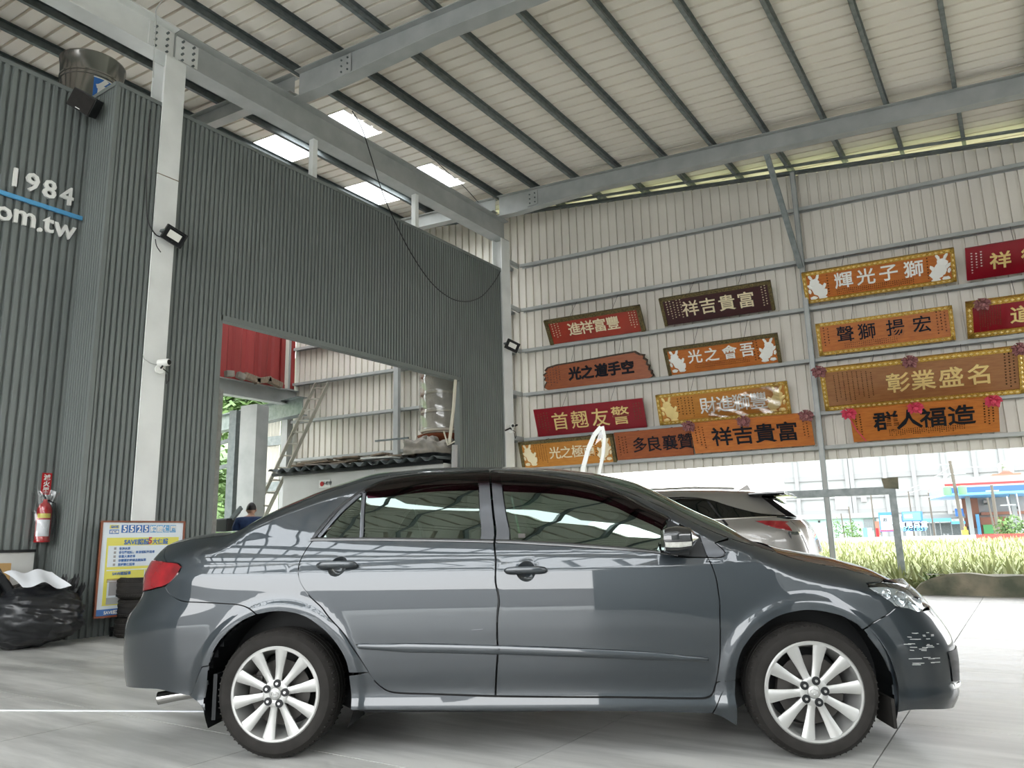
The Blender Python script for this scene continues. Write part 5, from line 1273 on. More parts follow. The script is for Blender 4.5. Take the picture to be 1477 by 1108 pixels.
    def _mesh(s, name, v, f, n, m, parent, label=None):
        me = bpy.data.meshes.new(name); me.from_pydata([tuple(map(float, q)) for q in v], [], f); me.validate()
        me.polygons.foreach_set('use_smooth', [True]*len(me.polygons))
        try: me.normals_split_custom_set_from_vertices([tuple(map(float, q)) for q in n])
        except Exception as e: print('normals', name, e)
        me.materials.append(M[m] if isinstance(m, str) else m)
        o = bpy.data.objects.new(name, me); COL.objects.link(o); o.parent = parent or s.root
        return setp(o, label)
    def strip(s, name, pts, wdt, hgt, m, parent=None, closed=False, sides=(1, -1), off=0., label=None, joined=False):
        # raised moulding following a line on the surface
        L = catmull(s.loop(pts), closed, .02)
        if not closed: q = s.loop(pts)[-1]; L = np.vstack([L, [q[0], q[1]]])
        d = np.gradient(L, axis=0); d /= np.linalg.norm(d, axis=1)[:, None]; nn = np.stack([-d[:, 1], d[:, 0]], 1); n = len(L); res = []
        for sd in sides:
            mb = MB(); rows = []
            for a, h in ((-.5, 0), (-.42, .75), (-.2, 1), (.2, 1), (.42, .75), (.5, 0)):
                ww = wdt if not hasattr(wdt, '__len__') else np.interp(np.linspace(0, 1, n), np.linspace(0, 1, len(wdt)), wdt)
                q = L+nn*(a*(ww if np.isscalar(ww) else ww[:, None])); p = s.pos(q[:, 0], q[:, 1])+s.nrm(q[:, 0], q[:, 1])*(off+hgt*h); p[:, 1] *= sd*s.side; rows.append(p)
            vs = np.vstack(rows); fs = []
            for r_ in range(5):
                for i in range(n-1): fs.append((r_*n+i, r_*n+i+1, (r_+1)*n+i+1, (r_+1)*n+i))
            fs.append(tuple(r_*n for r_ in range(6))); fs.append(tuple(r_*n+n-1 for r_ in reversed(range(6))))
            mb.add([tuple(q) for q in vs], fs); res.append(mb.build(name, m, parent or s.root, label=label, smooth=35))
        return res
    def top(s, name, xs, crown, m, mat_=None, power=4, nv=28, parent=None, tmin=0, tmax=1, drop=0., label=None, side=None):
        # surface between both upper edges; crown(x) height; t range keeps only |t| in [tmin, tmax]
        xs = np.asarray(xs); ze = np.interp(xs, s.gx, s.ze); ye = []
        for x, z in zip(xs, ze):
            f, r = s.lim(z); q = min(1, abs(x-(f+r)/2)/((f-r)/2)); ye.append(float((s.w(z)-s.inset(x, z))*(1-q**s.N)**(1/s.N)))
        ye = np.array(ye); rows = []
        if tmin and side is None:
            return [s.top(name, xs, crown, m, power=power, parent=parent, tmin=tmin, tmax=tmax, drop=drop, label=label, side=q) for q in (1, -1)]
        segs = [(tmin, tmax)] if side == 1 else [(-tmax, -tmin)]
        mb = MB()
        for (a, b) in ([(-tmax, tmax)] if tmin == 0 else segs):
            n = nv if tmin == 0 else 4
            ts = np.linspace(a, b, n+1)
            if tmin == 0: ts = np.sign(ts)*(1-(1-np.abs(ts)/tmax)**1.5)*tmax
            base = len(mb.v)
            for i, x in enumerate(xs):
                for t in ts:
                    c = crown(x)*min(1, ye[i]/.5)
                    mb.v.append((float(x), float(t*ye[i]), float(ze[i]+c*(1-abs(t)**power)-drop)))
            k = len(ts)
            for i in range(len(xs)-1):
                for j in range(k-1): mb.f.append((base+i*k+j, base+(i+1)*k+j, base+(i+1)*k+j+1, base+i*k+j+1))
        return mb.build(name, m, parent or s.root, label=label, smooth='all')
def wheel(root, x, y, z, R0, rim_r, side, spokes=10, twist=R(0), wd=.205, lugs=True, spoke_mat='alloy'):
    # y: outer face; side: sign of outward direction
    Mx = Matrix.Translation((x, y, z)) @ (I4 if side < 0 else Matrix.Rotation(PI, 4, 'Z')) @ Matrix.Rotation(twist, 4, 'Y')
    # local: outward = -y
    mb = MB(); h = wd; g = R0
    mb.lathe([(rim_r-.004, .012), (rim_r+.002, -.004), (rim_r+.012, -.010), (g*.86, -.012), (g*.90, -.010), (g*.955, .006), (g*.985, .022), (g, .040), (g, .052), (g*.982, .054), (g*.982, .062), (g, .064), (g, .098), (g*.982, .100), (g*.982, .108), (g, .110), (g, .145), (g*.982, .147), (g*.982, .155), (g, .157), (g*.985, h-.03), (g*.95, h-.005), (g*.86, h+.005), (rim_r, h), (rim_r-.004, h-.012)], 72, 'y')
    ty = mb.build('tire', M['rubber'], root, smooth=30, M0=Mx)
    mb = MB()
    for k in range(64):
        a = 2*PI*k/64
        for (y0, y1, dr) in ((.008, .040, -.002), (.165, .19, -.002)):
            mb.bar(((g*.962)*math.cos(a), y0, (g*.962)*math.sin(a)), ((g-.0062)*math.cos(a+.02), y1, (g-.0062)*math.sin(a+.02)), .012, .006)
    setp(mb.build('tread_blocks', M['rubber'], ty), kind='stuff')
    r = rim_r
    MB().lathe([(r+.006, .004), (r+.006, -.008), (r, -.013), (r-.010, -.012), (r-.016, .0), (r-.018, .03), (r-.030, .06), (r-.034, h-.02), (r-.020, h-.012)], 72, 'y').build('rim', M[spoke_mat], ty, smooth=35)
    mb = MB(); mb.lathe([(.150, .075), (.155, .072), (.155, .064), (.08, .064), (.075, .05), (0, .05)], 40, 'y'); mb.build('brake_disc', M['alloyd'], ty, smooth=35)
    MB().lathe([(0, .19), (r-.04, .19)], 40, 'y').build('back_shield', M['black'], ty)
    sp = MB(); r0 = .045; r1 = r-.010
    sec = []
    for i, (q, w_, d, th) in enumerate(((0, .040, .002, .030), (.18, .034, .006, .030), (.5, .041, .004, .026), (.85, .057, -.004, .024), (1, .064, -.007, .020))):
        rr = r0+(r1-r0)*q; sec.append((rr, w_/2, d, th))
    vs = []
    for rr, w_, d, th in sec: vs += [(-w_*.62, d+.012, rr), (-w_, d+.004+.012, rr), (-w_, d+th, rr), (w_, d+th, rr), (w_, d+.016, rr), (w_*.62, d+.012, rr), (0, d+.010, rr)]
    vs = [(a, b-.016, c) for a, b, c in vs]; fs = []; n = 7
    for i in range(len(sec)-1):
        for k in range(n): fs.append((i*n+k, i*n+(k+1) % n, (i+1)*n+(k+1) % n, (i+1)*n+k))
    fs += [tuple(range(n)), tuple(range(len(sec)*n-1, (len(sec)-1)*n-1, -1))]
    sp.add(vs, fs); s0 = sp.build('spoke', M[spoke_mat], ty, smooth=30)
    for k in range(spokes):
        o = s0 if k == 0 else s0.copy()
        if k: COL.objects.link(o)
        o.matrix_local = Matrix.Rotation(2*PI*k/spokes+.05, 4, 'Y')
    MB().lathe([(0, .03), (.066, .03), (.066, .0), (.058, -.004), (.032, -.002), (.030, -.001), (0, -.001)], 36, 'y').build('hub', M[spoke_mat], ty, smooth=35)
    MB().lathe([(0, -.011), (.026, -.010), (.030, -.006), (.031, 0)], 30, 'y').build('center_cap', M['alloy'], ty, smooth=50)
    em = MB()
    def ell(a, b, cz):
        k = 20; base = len(em.v)
        for i in range(k):
            t = 2*PI*i/k
            for q, yy in ((.80, -.010), (.9, -.013), (1.0, -.010)): em.v.append((a*q*math.cos(t), yy, cz+b*q*math.sin(t)))
        for i in range(k):
            j = (i+1) % k
            for u in (0, 1): em.f.append((base+i*3+u, base+j*3+u, base+j*3+u+1, base+i*3+u+1))
    if lugs: ell(.020, .0135, 0); ell(.0065, .0125, 0); ell(.0125, .0055, .007)
    if lugs: em.build('emblem', M['chrome'], ty)
    if lugs:
        pk = MB().lathe([(.0195, .01), (.0195, -.0045), (.018, -.0055), (0, -.0052)], 18, 'y').build('lug_pocket_dark', M['black'], ty); n0 = MB().lathe([(0, -.010), (.007, -.010), (.0088, -.007), (.0088, .01)], 6, 'y').build('lug_nut', M['chrome'], ty)  # raised black discs stand in for the shade in the nut recesses
        for k in range(5):
            a = 2*PI*k/5+.10
            for o in (pk, n0):
                q = o if k == 0 else o.copy()
                if k: COL.objects.link(q)
                q.matrix_local = Matrix.Translation((.050*math.sin(a), -.003, .050*math.cos(a)))
    MB().box(-.155, -.095, .05, .09, -.05, .07).build('caliper', M['alloyd'], ty)
    return ty

# ---- the grey sedan
CA = R(28.65); cf_ = V3(math.cos(CA), math.sin(CA), 0); cl_ = V3(-math.sin(CA), math.cos(CA), 0)
A0 = V3(-3.2365, 2.693, 0); C0 = A0+.84*cl_
car = thing('car', 'dark grey metallic four door sedan parked side on in the foreground', 'car', frame_m(C0, cf_)); bpy.context.view_layer.update()
def ins_sedan(x):
    d = np.clip((np.abs(x-1.05)-1.25)/.25, 0, 1); d = d*d*(3-2*d); return .035+.045*d, .06+.05*d
SD = Body(car, -1,
    ([.10, .18, .215, .24, .285, .31, .345, .40, .48, .60, .72, .80, .86, .895, .915, .94, .965, 1.00, 1.03, 1.06, 1.10, 1.20, 1.30, 1.38, 1.44, 1.6],
     [.825, .852, .868, .875, .862, .860, .863, .871, .877, .880, .877, .872, .865, .860, .850, .846, .838, .822, .808, .792, .772, .718, .655, .600, .552, .44]),
    ([0, .10, .17, .22, .27, .38, .46, .52, .58, .66, .72, .78, .82, 2], [3.36, 3.38, 3.415, 3.44, 3.445, 3.455, 3.45, 3.43, 3.395, 3.355, 3.325, 3.27, 3.24, 3.22]),
    ([0, .29, .35, .43, .53, .635, .68, .73, .786, .815, .884, .97, 1.02, 1.067, 2], [-1.0, -1.02, -1.035, -1.045, -1.05, -1.045, -1.03, -.985, -.955, -.957, -.962, -.93, -.91, -.88, -.86]),
    ([-2, -.9, -.79, -.65, -.5, -.38, -.32, -.215, -.1, .016, .134, .252, .342, .433, .549, .664, .84, 1.11, 1.24, 1.41, 1.525, 1.637, 1.717, 1.865, 2.004, 2.105, 2.21, 2.276, 2.345, 2.414, 2.48, 2.54, 2.60, 2.727, 2.852, 2.974, 3.038, 3.15, 3.25, 3.4, 5],
     [1.02, 1.035, 1.052, 1.075, 1.088, 1.096, 1.118, 1.170, 1.222, 1.27, 1.314, 1.349, 1.378, 1.397, 1.410, 1.417, 1.418, 1.410, 1.402, 1.387, 1.371, 1.342, 1.304, 1.238, 1.165, 1.106, 1.05, 1.02, .993, .972, .953, .930, .907, .876, .852, .816, .800, .755, .71, .64, .6]),
    ins=ins_sedan, arches=((0.0, .311, .385), (2.603, .296, .372)))
SM = SD.smax
P_ = 'paint'
archR = [(506.6, 1024, 'c'), (505.7, 990), (504, 973.9), (499.4, 952.2), (488.6, 932.3), (474, 914.3), (456, 899), (438, 888.5), (412.6, 882.4), (392, 882.6), (371.5, 886.2), (356.9, 891.8), (342.5, 900.6), (328, 913), (317, 927), (310, 938.5), (304.6, 952), (303, 959.5)]
seamRB = [(371.5, 886.2, 'c'), (360.5, 878), (346, 873), (324.4, 870.9), (288.3, 869), (264.8, 867.6), (252.2, 862.7), (243.2, 855.5), (237.8, 846, 'c')]
# rear quarter with roof rail and windscreen pillar
sil = lambda x: ('X', x, float(np.interp(x, SD.gx, SD.ze)))
edge = [sil(x)+('',) for x in np.arange(-.80, 2.30, .07)]
doorR = [(453, 777.6, 'c'), (445.5, 787.5), (439.3, 797), (431.8, 812.9), (430.2, 828.8), (435.3, 844.7), (447.2, 860.6), (467, 880), (492.2, 908.9), (510.3, 936), (532, 970.3), (542.7, 984.7), (557.2, 995.5), (573.4, 999.1), (620, 1000.8), (714.0, 1003.8, 'c')]
rail_low = [(1031, 783.3), (1009, 771.4), (964.5, 748.5), (930, 728.5), (900, 714.5), (873.6, 704), (843.8, 695.4), (799, 687.9), (754.5, 682.3), (709, 680.8), (649, 682), (604.2, 684.8), (575, 689), (555, 693.5), (537.2, 701.6), (512.8, 713.8), (487, 733.7), (467, 755.5), (453, 777.6, 'c')]
quarter = [tuple(p) for p in archR[1:11]]
quarter = [(504, 970.5, 'c')]+archR[3:10]+seamRB+[(250, 834.5), (257.6, 826.6), (262, 818, 'c'), (257.6, 813), (240, 810.6, 'c'), sil(-.80)+('c',)]+edge[1:]+[sil(2.29)+('c',), (1031, 783.3, 'c')]+rail_low[1:]+doorR[1:11]+[(532, 970.3, 'c')]
SD.panel('quarter_panel', quarter, P_, grid=.02)
door_r = doorR+[(715.5, 965), (717, 930.7), (716.6, 890), (716.2, 850), (714.5, 815), (712.3, 781.8, 'c'), (690, 780), (600, 778.4), (520, 777.2)]
def dent(cx, cz, rx, rz, dep):
    def f(v2, P, Nn):
        q = ((v2[:, 0]-cx)/rx)**2+((v2[:, 1]-cz)/rz)**2; k = np.exp(-q*1.2)*dep; return P-Nn*k[:, None], Nn
    return f
def dip(px, py, rx=.052, rz=.050, dep=.016):
    cx, cz = SD.px(px, py)
    def f(v2, P, Nn):
        a = (v2[:, 0]-cx)/rx; b = (v2[:, 1]-cz)/rz; q = np.sqrt(a*a+b*b); k = np.where(q < 1, (1-q*q)**.8 if False else np.clip(1-q**2.4, 0, 1), 0)
        g = -2.4*np.clip(q, 1e-4, 1)**1.4*(q < 1)
        P = P-Nn*(k*dep)[:, None]
        n2 = Nn.copy(); n2[:, 0] += dep*g*a/np.maximum(q, 1e-4)/rx; n2[:, 2] += dep*g*b/np.maximum(q, 1e-4)/rz
        n2 /= np.linalg.norm(n2, axis=1)[:, None]; return P, n2
    return f
def cup_panel(B, pan_name, pts, hx, hy, parent, m):
    # the door outline, with a finely meshed cup let in around the handle
    cs, cz = B.px(hx, hy); L = catmull(B.loop(pts), True, .012); L = inset_loop(L, .0028)
    v2, fs = None, None
    return cs, cz
def door(name, pts, hx, hy, hl):
    cs, cz = SD.px(hx, hy); old = SD.tri
    def tri2(L, grid):
        mn = L.min(0); mx = L.max(0); n = len(L)
        gx_, gz_ = np.meshgrid(np.arange(mn[0]+grid/2, mx[0], grid), np.arange(mn[1]+grid/2, mx[1], grid)); q = np.stack([gx_.ravel(), gz_.ravel()], 1); q = q[in_poly(q, L)]
        dm = np.min(np.hypot(q[:, 0][:, None]-L[:, 0][None], q[:, 1][:, None]-L[:, 1][None]), axis=1); q = q[dm > grid*.45]
        dc = np.hypot((q[:, 0]-cs)/.056, (q[:, 1]-cz)/.054); q = q[dc > 1.18]
        ring = [(cs+.056*rr*math.cos(t), cz+.054*rr*math.sin(t)) for rr in (.15, .3, .45, .6, .72, .82, .90, .95, .985, 1.0, 1.03, 1.08) for t in np.linspace(0, 2*PI, 30, endpoint=False)]
        allp = np.vstack([L, q, np.array(ring)])
        r = delaunay_2d_cdt([Vector((float(a), float(b))) for a, b in allp], [(i, (i+1) % n) for i in range(n)], [], 1, 1e-6)
        return np.array([tuple(v) for v in r[0]]), [tuple(f) for f in r[2]]
    SD.tri = tri2; ds = SD.panel(name, pts, P_, grid=.03, warp=dip(hx, hy, .052, .050, .020)); SD.tri = old
    for k, d in enumerate(ds):
        # grip bar
        s1 = -1 if k == 0 else 1
        mb = MB(); n = 26
        for i in range(n+1):
            t = i/n; sv = cs+hl*(t-.5); z = cz+.002
            hh = .0165*(1-abs(2*t-1)**6)**.5+.002; lift = .030-.016*abs(2*t-1)**3
            p = SD.pos(sv, z); nn = SD.nrm(np.array([sv]), np.array([z]))[0]; nn = nn*V3(1, 1, 1)
            for a in range(10):
                th = 2*PI*a/10; q = p+nn*(lift+.010*math.cos(th))+V3(0, 0, hh*math.sin(th)); mb.v.append((float(q[0]), float(q[1]*s1*1), float(q[2])))
        for i in range(n):
            for a in range(10): mb.f.append((i*10+a, i*10+(a+1) % 10, (i+1)*10+(a+1) % 10, (i+1)*10+a))
        mb.f += [tuple(range(10)), tuple(n*10+a for a in reversed(range(10)))]
        mb.build('door_handle', M[P_], d, smooth=50)
    return ds
dr_ = door('rear_door', door_r, 487, 817.2, .235)
doorF = [(715.2, 1003.9, 'c'), (800, 1005), (900, 1005.4), (1000, 1007), (1018, 1006.2), (1027, 1000.8), (1032.5, 984.5), (1037, 957.5), (1038.8, 930), (1039, 905), (1038.3, 880), (1037, 860), (1033, 834.9), (1027, 817), (1020.5, 804.5, 'c'), (979.9, 803.5), (961, 798), (917.8, 793.2), (900, 791.5), (829, 786.5), (735, 782.0), (713.4, 781.8, 'c'), (715.7, 815), (717.4, 850), (718, 890), (718.2, 930.7), (717.0, 965)]
df_ = door('front_door', doorF, 758.5, 824.2, .235)
fend = [(1020.5, 804.5, 'c'), (1027, 817), (1033, 834.9), (1037, 860), (1038.3, 880), (1039, 905), (1038.8, 930), (1037, 957.5), (1032.5, 984, 'c'), (1047, 982.5), (1060.5, 981.5, 'c'), (1062.3, 962.9), (1068.6, 941.2), (1081.2, 921.4), (1099.3, 903.3), (1122.7, 888.9), (1144.4, 882.8), (1162.5, 880.4), (1180.5, 881.3), (1200, 885), (1218, 890.5), (1236, 901), (1244, 908, 'c'), (1263, 896.4), (1283, 884.7), (1293, 875.7, 'c'), (1286.6, 868.4), (1268.6, 857.6), (1254, 847.7), (1249.6, 841.5, 'c'), (1272, 839.0), sil(3.06)+('c',)]+[sil(x) for x in np.arange(3.0, 2.28, -.06)]+[sil(2.30)+('c',), (1031, 783.3, 'c'), (1046, 797), (1044.5, 802.5), (1034, 804.8)]
SD.panel('front_fender', fend, P_, grid=.02)
# sail panel behind the mirror
SD.panel('sail_panel', [(1009, 771.4, 'c'), (1031, 783.3), (1046, 797.3), (1044.5, 802.0), (1034, 804.6), (1020.5, 804.4, 'c')], 'satin', off=.001)
SD.panel('mirror_base', [(961, 746.8, 'c'), (985, 759), (1009, 771.4, 'c'), (1020.5, 804.2, 'c'), (985, 803), (961, 797.6, 'c')], 'black', off=-.004)
# rocker and mud flaps
SD.panel('rocker_panel', [(504, 973.9, 'c'), (532, 970.5, 'c'), (542.7, 984.7), (557.2, 996), (573.4, 1000), (620, 1001.6), (715, 1005), (900, 1006.8), (1000, 1008.4), (1018, 1007.6), (1028, 1002), (1032.8, 984.7, 'c'), (1047, 982.5), (1039, 1004.4), (1027, 1029.7, 'c'), (900, 1026.8), (700, 1026), (506.6, 1024.4, 'c')], P_, grid=.03)
SD.panel('front_mud_flap', [(1047, 981.8, 'c'), (1060.5, 981.0, 'c'), (1060.8, 1010), (1062.3, 1046.8, 'c'), (1041.5, 1034), (1027, 1029, 'c'), (1038.8, 1004.4)], P_, off=.004)
SD.panel('rear_mud_flap', [(303.4, 959.6, 'c'), (301, 985), (297, 1006), (298, 1030.5, 'c'), (294.6, 1022.6), (288.3, 1013.6), (274.8, 1004.5, 'c'), (281, 992), (289, 971), (293, 962, 'c')], P_, off=.004)
for s1 in (1, -1):
    MB().box(-.345, -.325, s1*.62, s1*.83, .18, .40).build('rear_flap_back', M['black'], car)
    MB().box(2.955, 2.97, s1*.62, s1*.84, .13, .26).build('front_flap', M['rubber'], car)
# bumpers
rb = seamRB[:]+[(226.9, 848.3), (219, 851, 'c'), ('S', -2.52, .785), ('S', -SM, .785, 'c'), ('S', -SM, .30, 'c'), ('S', -2.6, .30), ('S', -2.45, .295), (225, 994.6), (248.6, 999.5), (274.8, 1004.5, 'c'), (281, 992), (289, 971), (293, 962, 'c'), (303.2, 959.6, 'c')]+[tuple(q) for q in archR[-2:10:-1]]
SD.panel('rear_bumper', rb, P_, grid=.022, joined=True)
fb = [(1244, 908, 'c'), (1263, 896.4), (1283, 884.7), (1293, 875.7, 'c'), (1308.3, 876.5), (1326.4, 881.8), ('S', 2.50, .655), ('S', 2.62, .66, 'c'), ('S', 2.64, .50, 'c'), ('S', SM, .50, 'c'), ('S', SM, .23), ('S', SM, .16, 'c'), ('S', 2.55, .165), ('S', 2.3, .165), (1320, 1024.5), (1284, 1028.5, 'c'), (1288, 1006), (1286.5, 988), (1284.8, 976.7), (1275.8, 953.3), (1259.6, 928)]
SD.panel('front_bumper', fb, P_, grid=.022, joined=True)
# scuffs on the bumper corner
cs, cz = SD.px(1330, 935)
rnd = random.Random(4); mb = MB()
for i in range(26):
    s0_ = cs+rnd.uniform(-.10, .05); z0 = cz+rnd.uniform(-.085, .085); l = rnd.uniform(.02, .09)
    q = [SD.pos(a, b)+SD.nrm(np.array([a]), np.array([b]))[0]*.0008 for a, b in ((s0_, z0), (s0_+l, z0-.003), (s0_+l, z0+.0008), (s0_, z0+.003))]
    mb.add([(v[0], -v[1], v[2]) for v in q], [(0, 1, 2, 3)])
mb.build('scuff_marks', M['steel'], car, label='pale scuff marks on the front bumper corner')
# lamps
hl = [(1249.6, 841.8, 'c'), (1272, 839.6), (1293.9, 841.5), (1312, 845.5), ('S', 2.36, .755), ('S', 2.47, .715), ('S', 2.50, .675, 'c'), (1326.4, 881.0), (1308.3, 875.5), (1293, 872), (1286.6, 868.0), (1268.6, 857.2), (1254, 847.3)]
hb = SD.panel('headlight', hl, 'steel', off=-.030, thick=.0, grid=.03)
SD.panel('headlight_lens', hl, 'clear', off=.002, thick=.004, grid=.02, gap=.004)
for k, o in enumerate(hb):
    s1 = (-1, 1)[k]
    for (px_, py_, r_) in ((1300, 859, .040), (1322, 868, .042), (1279, 852, .026)):
        a, b = SD.px(px_, py_); p = SD.pos(a, b)+SD.nrm(np.array([a]), np.array([b]))[0]*-.026
        mb = MB(); mb.lathe([(0, .01), (r_*.5, .006), (r_*.9, -.012), (r_, -.02), (r_*.95, -.021), (r_*.8, -.008), (0, .004)], 20, 'y'); mb.xf(Matrix.Translation((p[0], s1*p[1], p[2])) @ (Matrix.Rotation(R(18)*1, 4, 'Z') if s1 < 0 else Matrix.Rotation(R(180-18), 4, 'Z'))).build('reflector', M['chrome'], o, smooth=40)
    mb = MB()
    for i in range(7):
        a0, b0 = SD.px(1262+i*9, 846+i*2.6); p = SD.pos(a0, b0-.012)-SD.nrm(np.array([a0]), np.array([b0]))[0]*.02; mb.bar((p[0], s1*p[1], p[2]), (p[0]+.025, s1*(p[1]-.01), p[2]-.016), .006, .004)
    mb.build('trim', M['chrome'], o)
tl = [(262, 818, 'c'), (257.6, 813.2), (240, 810.8), (226, 808.8), ('S', -2.36, .965), ('S', -2.50, .955, 'c'), ('S', -2.53, .87), ('S', -2.52, .79, 'c'), ('S', -2.40, .787), (219, 850.6), (226.9, 848.0), (237.8, 845.2), (248.6, 837.5), (257.6, 826.6)]
SD.panel('taillight', tl, 'redlens', off=.004, grid=.02, thick=.02)
tli = [(252, 819, 'c'), (236, 815), (224, 815), (221, 838), (232, 842), (246, 832)]
SD.panel('taillight_inner', tli, 'redlens', off=.0065, grid=.02, thick=.0)
# boot lid rear face
ez = lambda sv: float(np.interp(SD.pos(sv, 1.0)[0], SD.gx, SD.ze))
top_rear = [('S', s_, 1.028) for s_ in np.arange(-SM, -2.2, .08)]
lid = [('S', -SM, .787, 'c'), ('S', -SM, 1.03, 'c'), ('S', -2.6, 1.03), ('S', -2.3, 1.035), sil(-.80)+('c',), (240, 810.8, 'c'), (226, 808.6), ('S', -2.36, .967), ('S', -2.505, .957, 'c'), ('S', -2.535, .87), ('S', -2.525, .789, 'c')]
SD.panel('boot_face', lid, P_, grid=.03, joined=True)
# grille opening and number plate
SD.panel('upper_grille', [('S', 2.63, .66, 'c'), ('S', SM, .66, 'c'), ('S', SM, .505, 'c'), ('S', 2.645, .505, 'c')], 'black', off=-.012, joined=True)
for z_ in (.53, .56, .59, .62): SD.strip('grille_bar', [('S', 2.65, z_), ('S', SM, z_)], .010, .008, M['chrome'], off=-.010)
SD.strip('grille_surround', [('S', 2.50, .672), ('S', 2.64, .674), ('S', SM, .68)], .022, .012, M['chrome'])
SD.panel('fog_lamp_recess', [('X', 3.30, .445, 'c'), ('S', 2.44, .455, 'c'), ('S', 2.50, .30, 'c'), ('S', 2.38, .285), ('X', 3.315, .30, 'c')], 'black', off=.005, thick=.012)
SD.strip('fog_lamp_trim', [('X', 3.32, .283), ('S', 2.36, .272), ('S', 2.48, .275)], .026, .012, M['chrome'])
SD.panel('lower_grille', [('S', 2.62, .44, 'c'), ('S', SM, .44, 'c'), ('S', SM, .25, 'c'), ('S', 2.66, .25, 'c')], 'black', off=.003, joined=True)
MB().box(3.45, 3.47, -.19, .19, .40, .50).build('number_plate', M['whitep'], car); MB().box(-1.075, -1.05, -.19, .19, .62, .74).build('number_plate', M['whitep'], car)
# hood edge to nose filler between hood front and bumper: leading strip
SD.panel('hood_nose', [sil(3.06)+('c',), (1293.9, 841.2), (1312, 845.2), ('S', 2.36, .757), ('S', 2.47, .717), ('S', 2.505, .68, 'c'), ('S', 2.64, .684), ('S', SM, .69, 'c'), ('S', SM, .76, 'c'), ('S', 2.7, .755), ('S', 2.5, .77), ('S', 2.3, .785)], P_, grid=.025, joined=True, gap=.001)
# upper surfaces
def ss(a, b, x): t = min(1, max(0, (x-a)/(b-a))); return t*t*(3-2*t)
def crown(x):
    v = .040+.028*ss(-.35, -.15, x)*(1-ss(.30, .6, x))+.008*ss(.3, .7, x)
    if x > 1.5: v = .048+.060*ss(1.5, 1.9, x)*(1-ss(2.25, 2.5, x))+.012*ss(2.4, 2.7, x)
    return v*(1-.45*ss(3.0, 3.25, x))
nose = list(np.arange(2.52, 3.18, .03))+list(np.arange(3.18, 3.262, .006))
SD.top('hood', nose, crown, P_ and M[P_])
SD.top('cowl', np.arange(2.32, 2.521, .025), lambda x: crown(x)-.012, M['black'])
SD.top('windscreen', np.arange(1.58, 2.37, .03), lambda x: crown(x)-.002, M['glass'], tmax=.94)
SD.top('rear_window', np.arange(-.24, .50, .03), lambda x: crown(x)-.002, M['glass'], tmax=.93)
SD.top('roof', np.arange(.46, 1.64, .03), crown, M[P_])
SD.top('pillar_top', np.arange(1.61, 2.40, .03), crown, M[P_], tmin=.925)
SD.top('pillar_top', np.arange(-.30, .49, .03), crown, M[P_], tmin=.915)
tr_ = list(np.arange(-.86, -.22, .025)); tr_ = list(np.arange(-.905, -.86, .005))+tr_
SD.top('boot_lid', tr_, crown, M[P_])
# windows
wf_r = [(524.4, 775.6, 'c'), (525.5, 740), (527, 712.5), (531, 706.5), (545, 698.5), (565, 691.6), (604, 686.3), (649, 683.3), (690, 682.6, 'c'), (691.5, 730), (692.5, 777.4, 'c'), (600, 776.3)]
SD.panel('rear_door_glass', wf_r, 'glass', dr_[0], off=-.006, grid=.03, sides=(1,)); SD.panel('rear_door_glass', wf_r, 'glass', dr_[1], off=-.006, grid=.03, sides=(-1,))
wf_f = [(723, 683.2, 'c'), (754.5, 684), (799, 689.5), (843.8, 697.4), (873.6, 706), (903, 717.5), (935, 734.5), (958, 748.5), (961.5, 751, 'c'), (961.5, 795.5, 'c'), (900, 788.7), (829, 784.1), (735.5, 779.4, 'c'), (729, 735)]
SD.panel('front_door_glass', wf_f, 'glass', df_[0], off=-.006, grid=.03, sides=(1,)); SD.panel('front_door_glass', wf_f, 'glass', df_[1], off=-.006, grid=.03, sides=(-1,))
SD.panel('quarter_glass', [(465, 775.4, 'c'), (478, 758), (497, 736.5), (512, 722.5), (521.5, 715.8, 'c'), (519.5, 745), (517.6, 775.6, 'c')], 'glass', off=-.004, grid=.03)
def ring_panel(name, outer, inner, m, **k):
    SD.strip(name, outer, k.get('w', .02), k.get('h', .004), M[m])
SD.strip('window_frame', [(454.5, 776.3), (470, 754), (490, 732.5), (515, 714), (532, 704.2), (556, 694.8), (604, 686.4), (649, 683.3), (700, 682.3)], .026, .004, M['frame'])
SD.strip('window_frame', [(711, 682.4), (754.5, 683.6), (799, 689), (843.8, 697), (873.6, 705.6), (903, 717), (935, 733.5), (964, 750)], .024, .004, M['frame'])
SD.strip('quarter_glass_frame', [(461, 774.8), (476, 755.5), (496, 733.8), (520, 714.5)], .022, .005, M['satin'])
SD.strip('window_divider', [(521.2, 775.8), (522.6, 745), (525.8, 713)], .024, .006, M['satin'])
SD.panel('pillar_cover', [(690.6, 683.5, 'c'), (706.2, 682.8, 'c'), (709.3, 730), (712.0, 780, 'c'), (692, 778.6, 'c'), (691.3, 730)], 'satin', off=.002)
SD.panel('pillar_cover', [(708.2, 682.8, 'c'), (722.5, 683.4, 'c'), (729, 735), (735.2, 780.6, 'c'), (714.2, 780.4, 'c'), (711.3, 730)], 'satin', off=.002)
SD.strip('belt_moulding', [(453, 778.6), (520, 778.0), (600, 779.0), (690, 780.6), (711.8, 781.2)], .018, .007, M['gloss'])
SD.strip('belt_moulding', [(715, 781.4), (735, 781.6), (829, 786.8), (900, 792.0), (961, 798.6), (978, 802)], [.018, .020, .020, .018, .010], .007, M['gloss'])
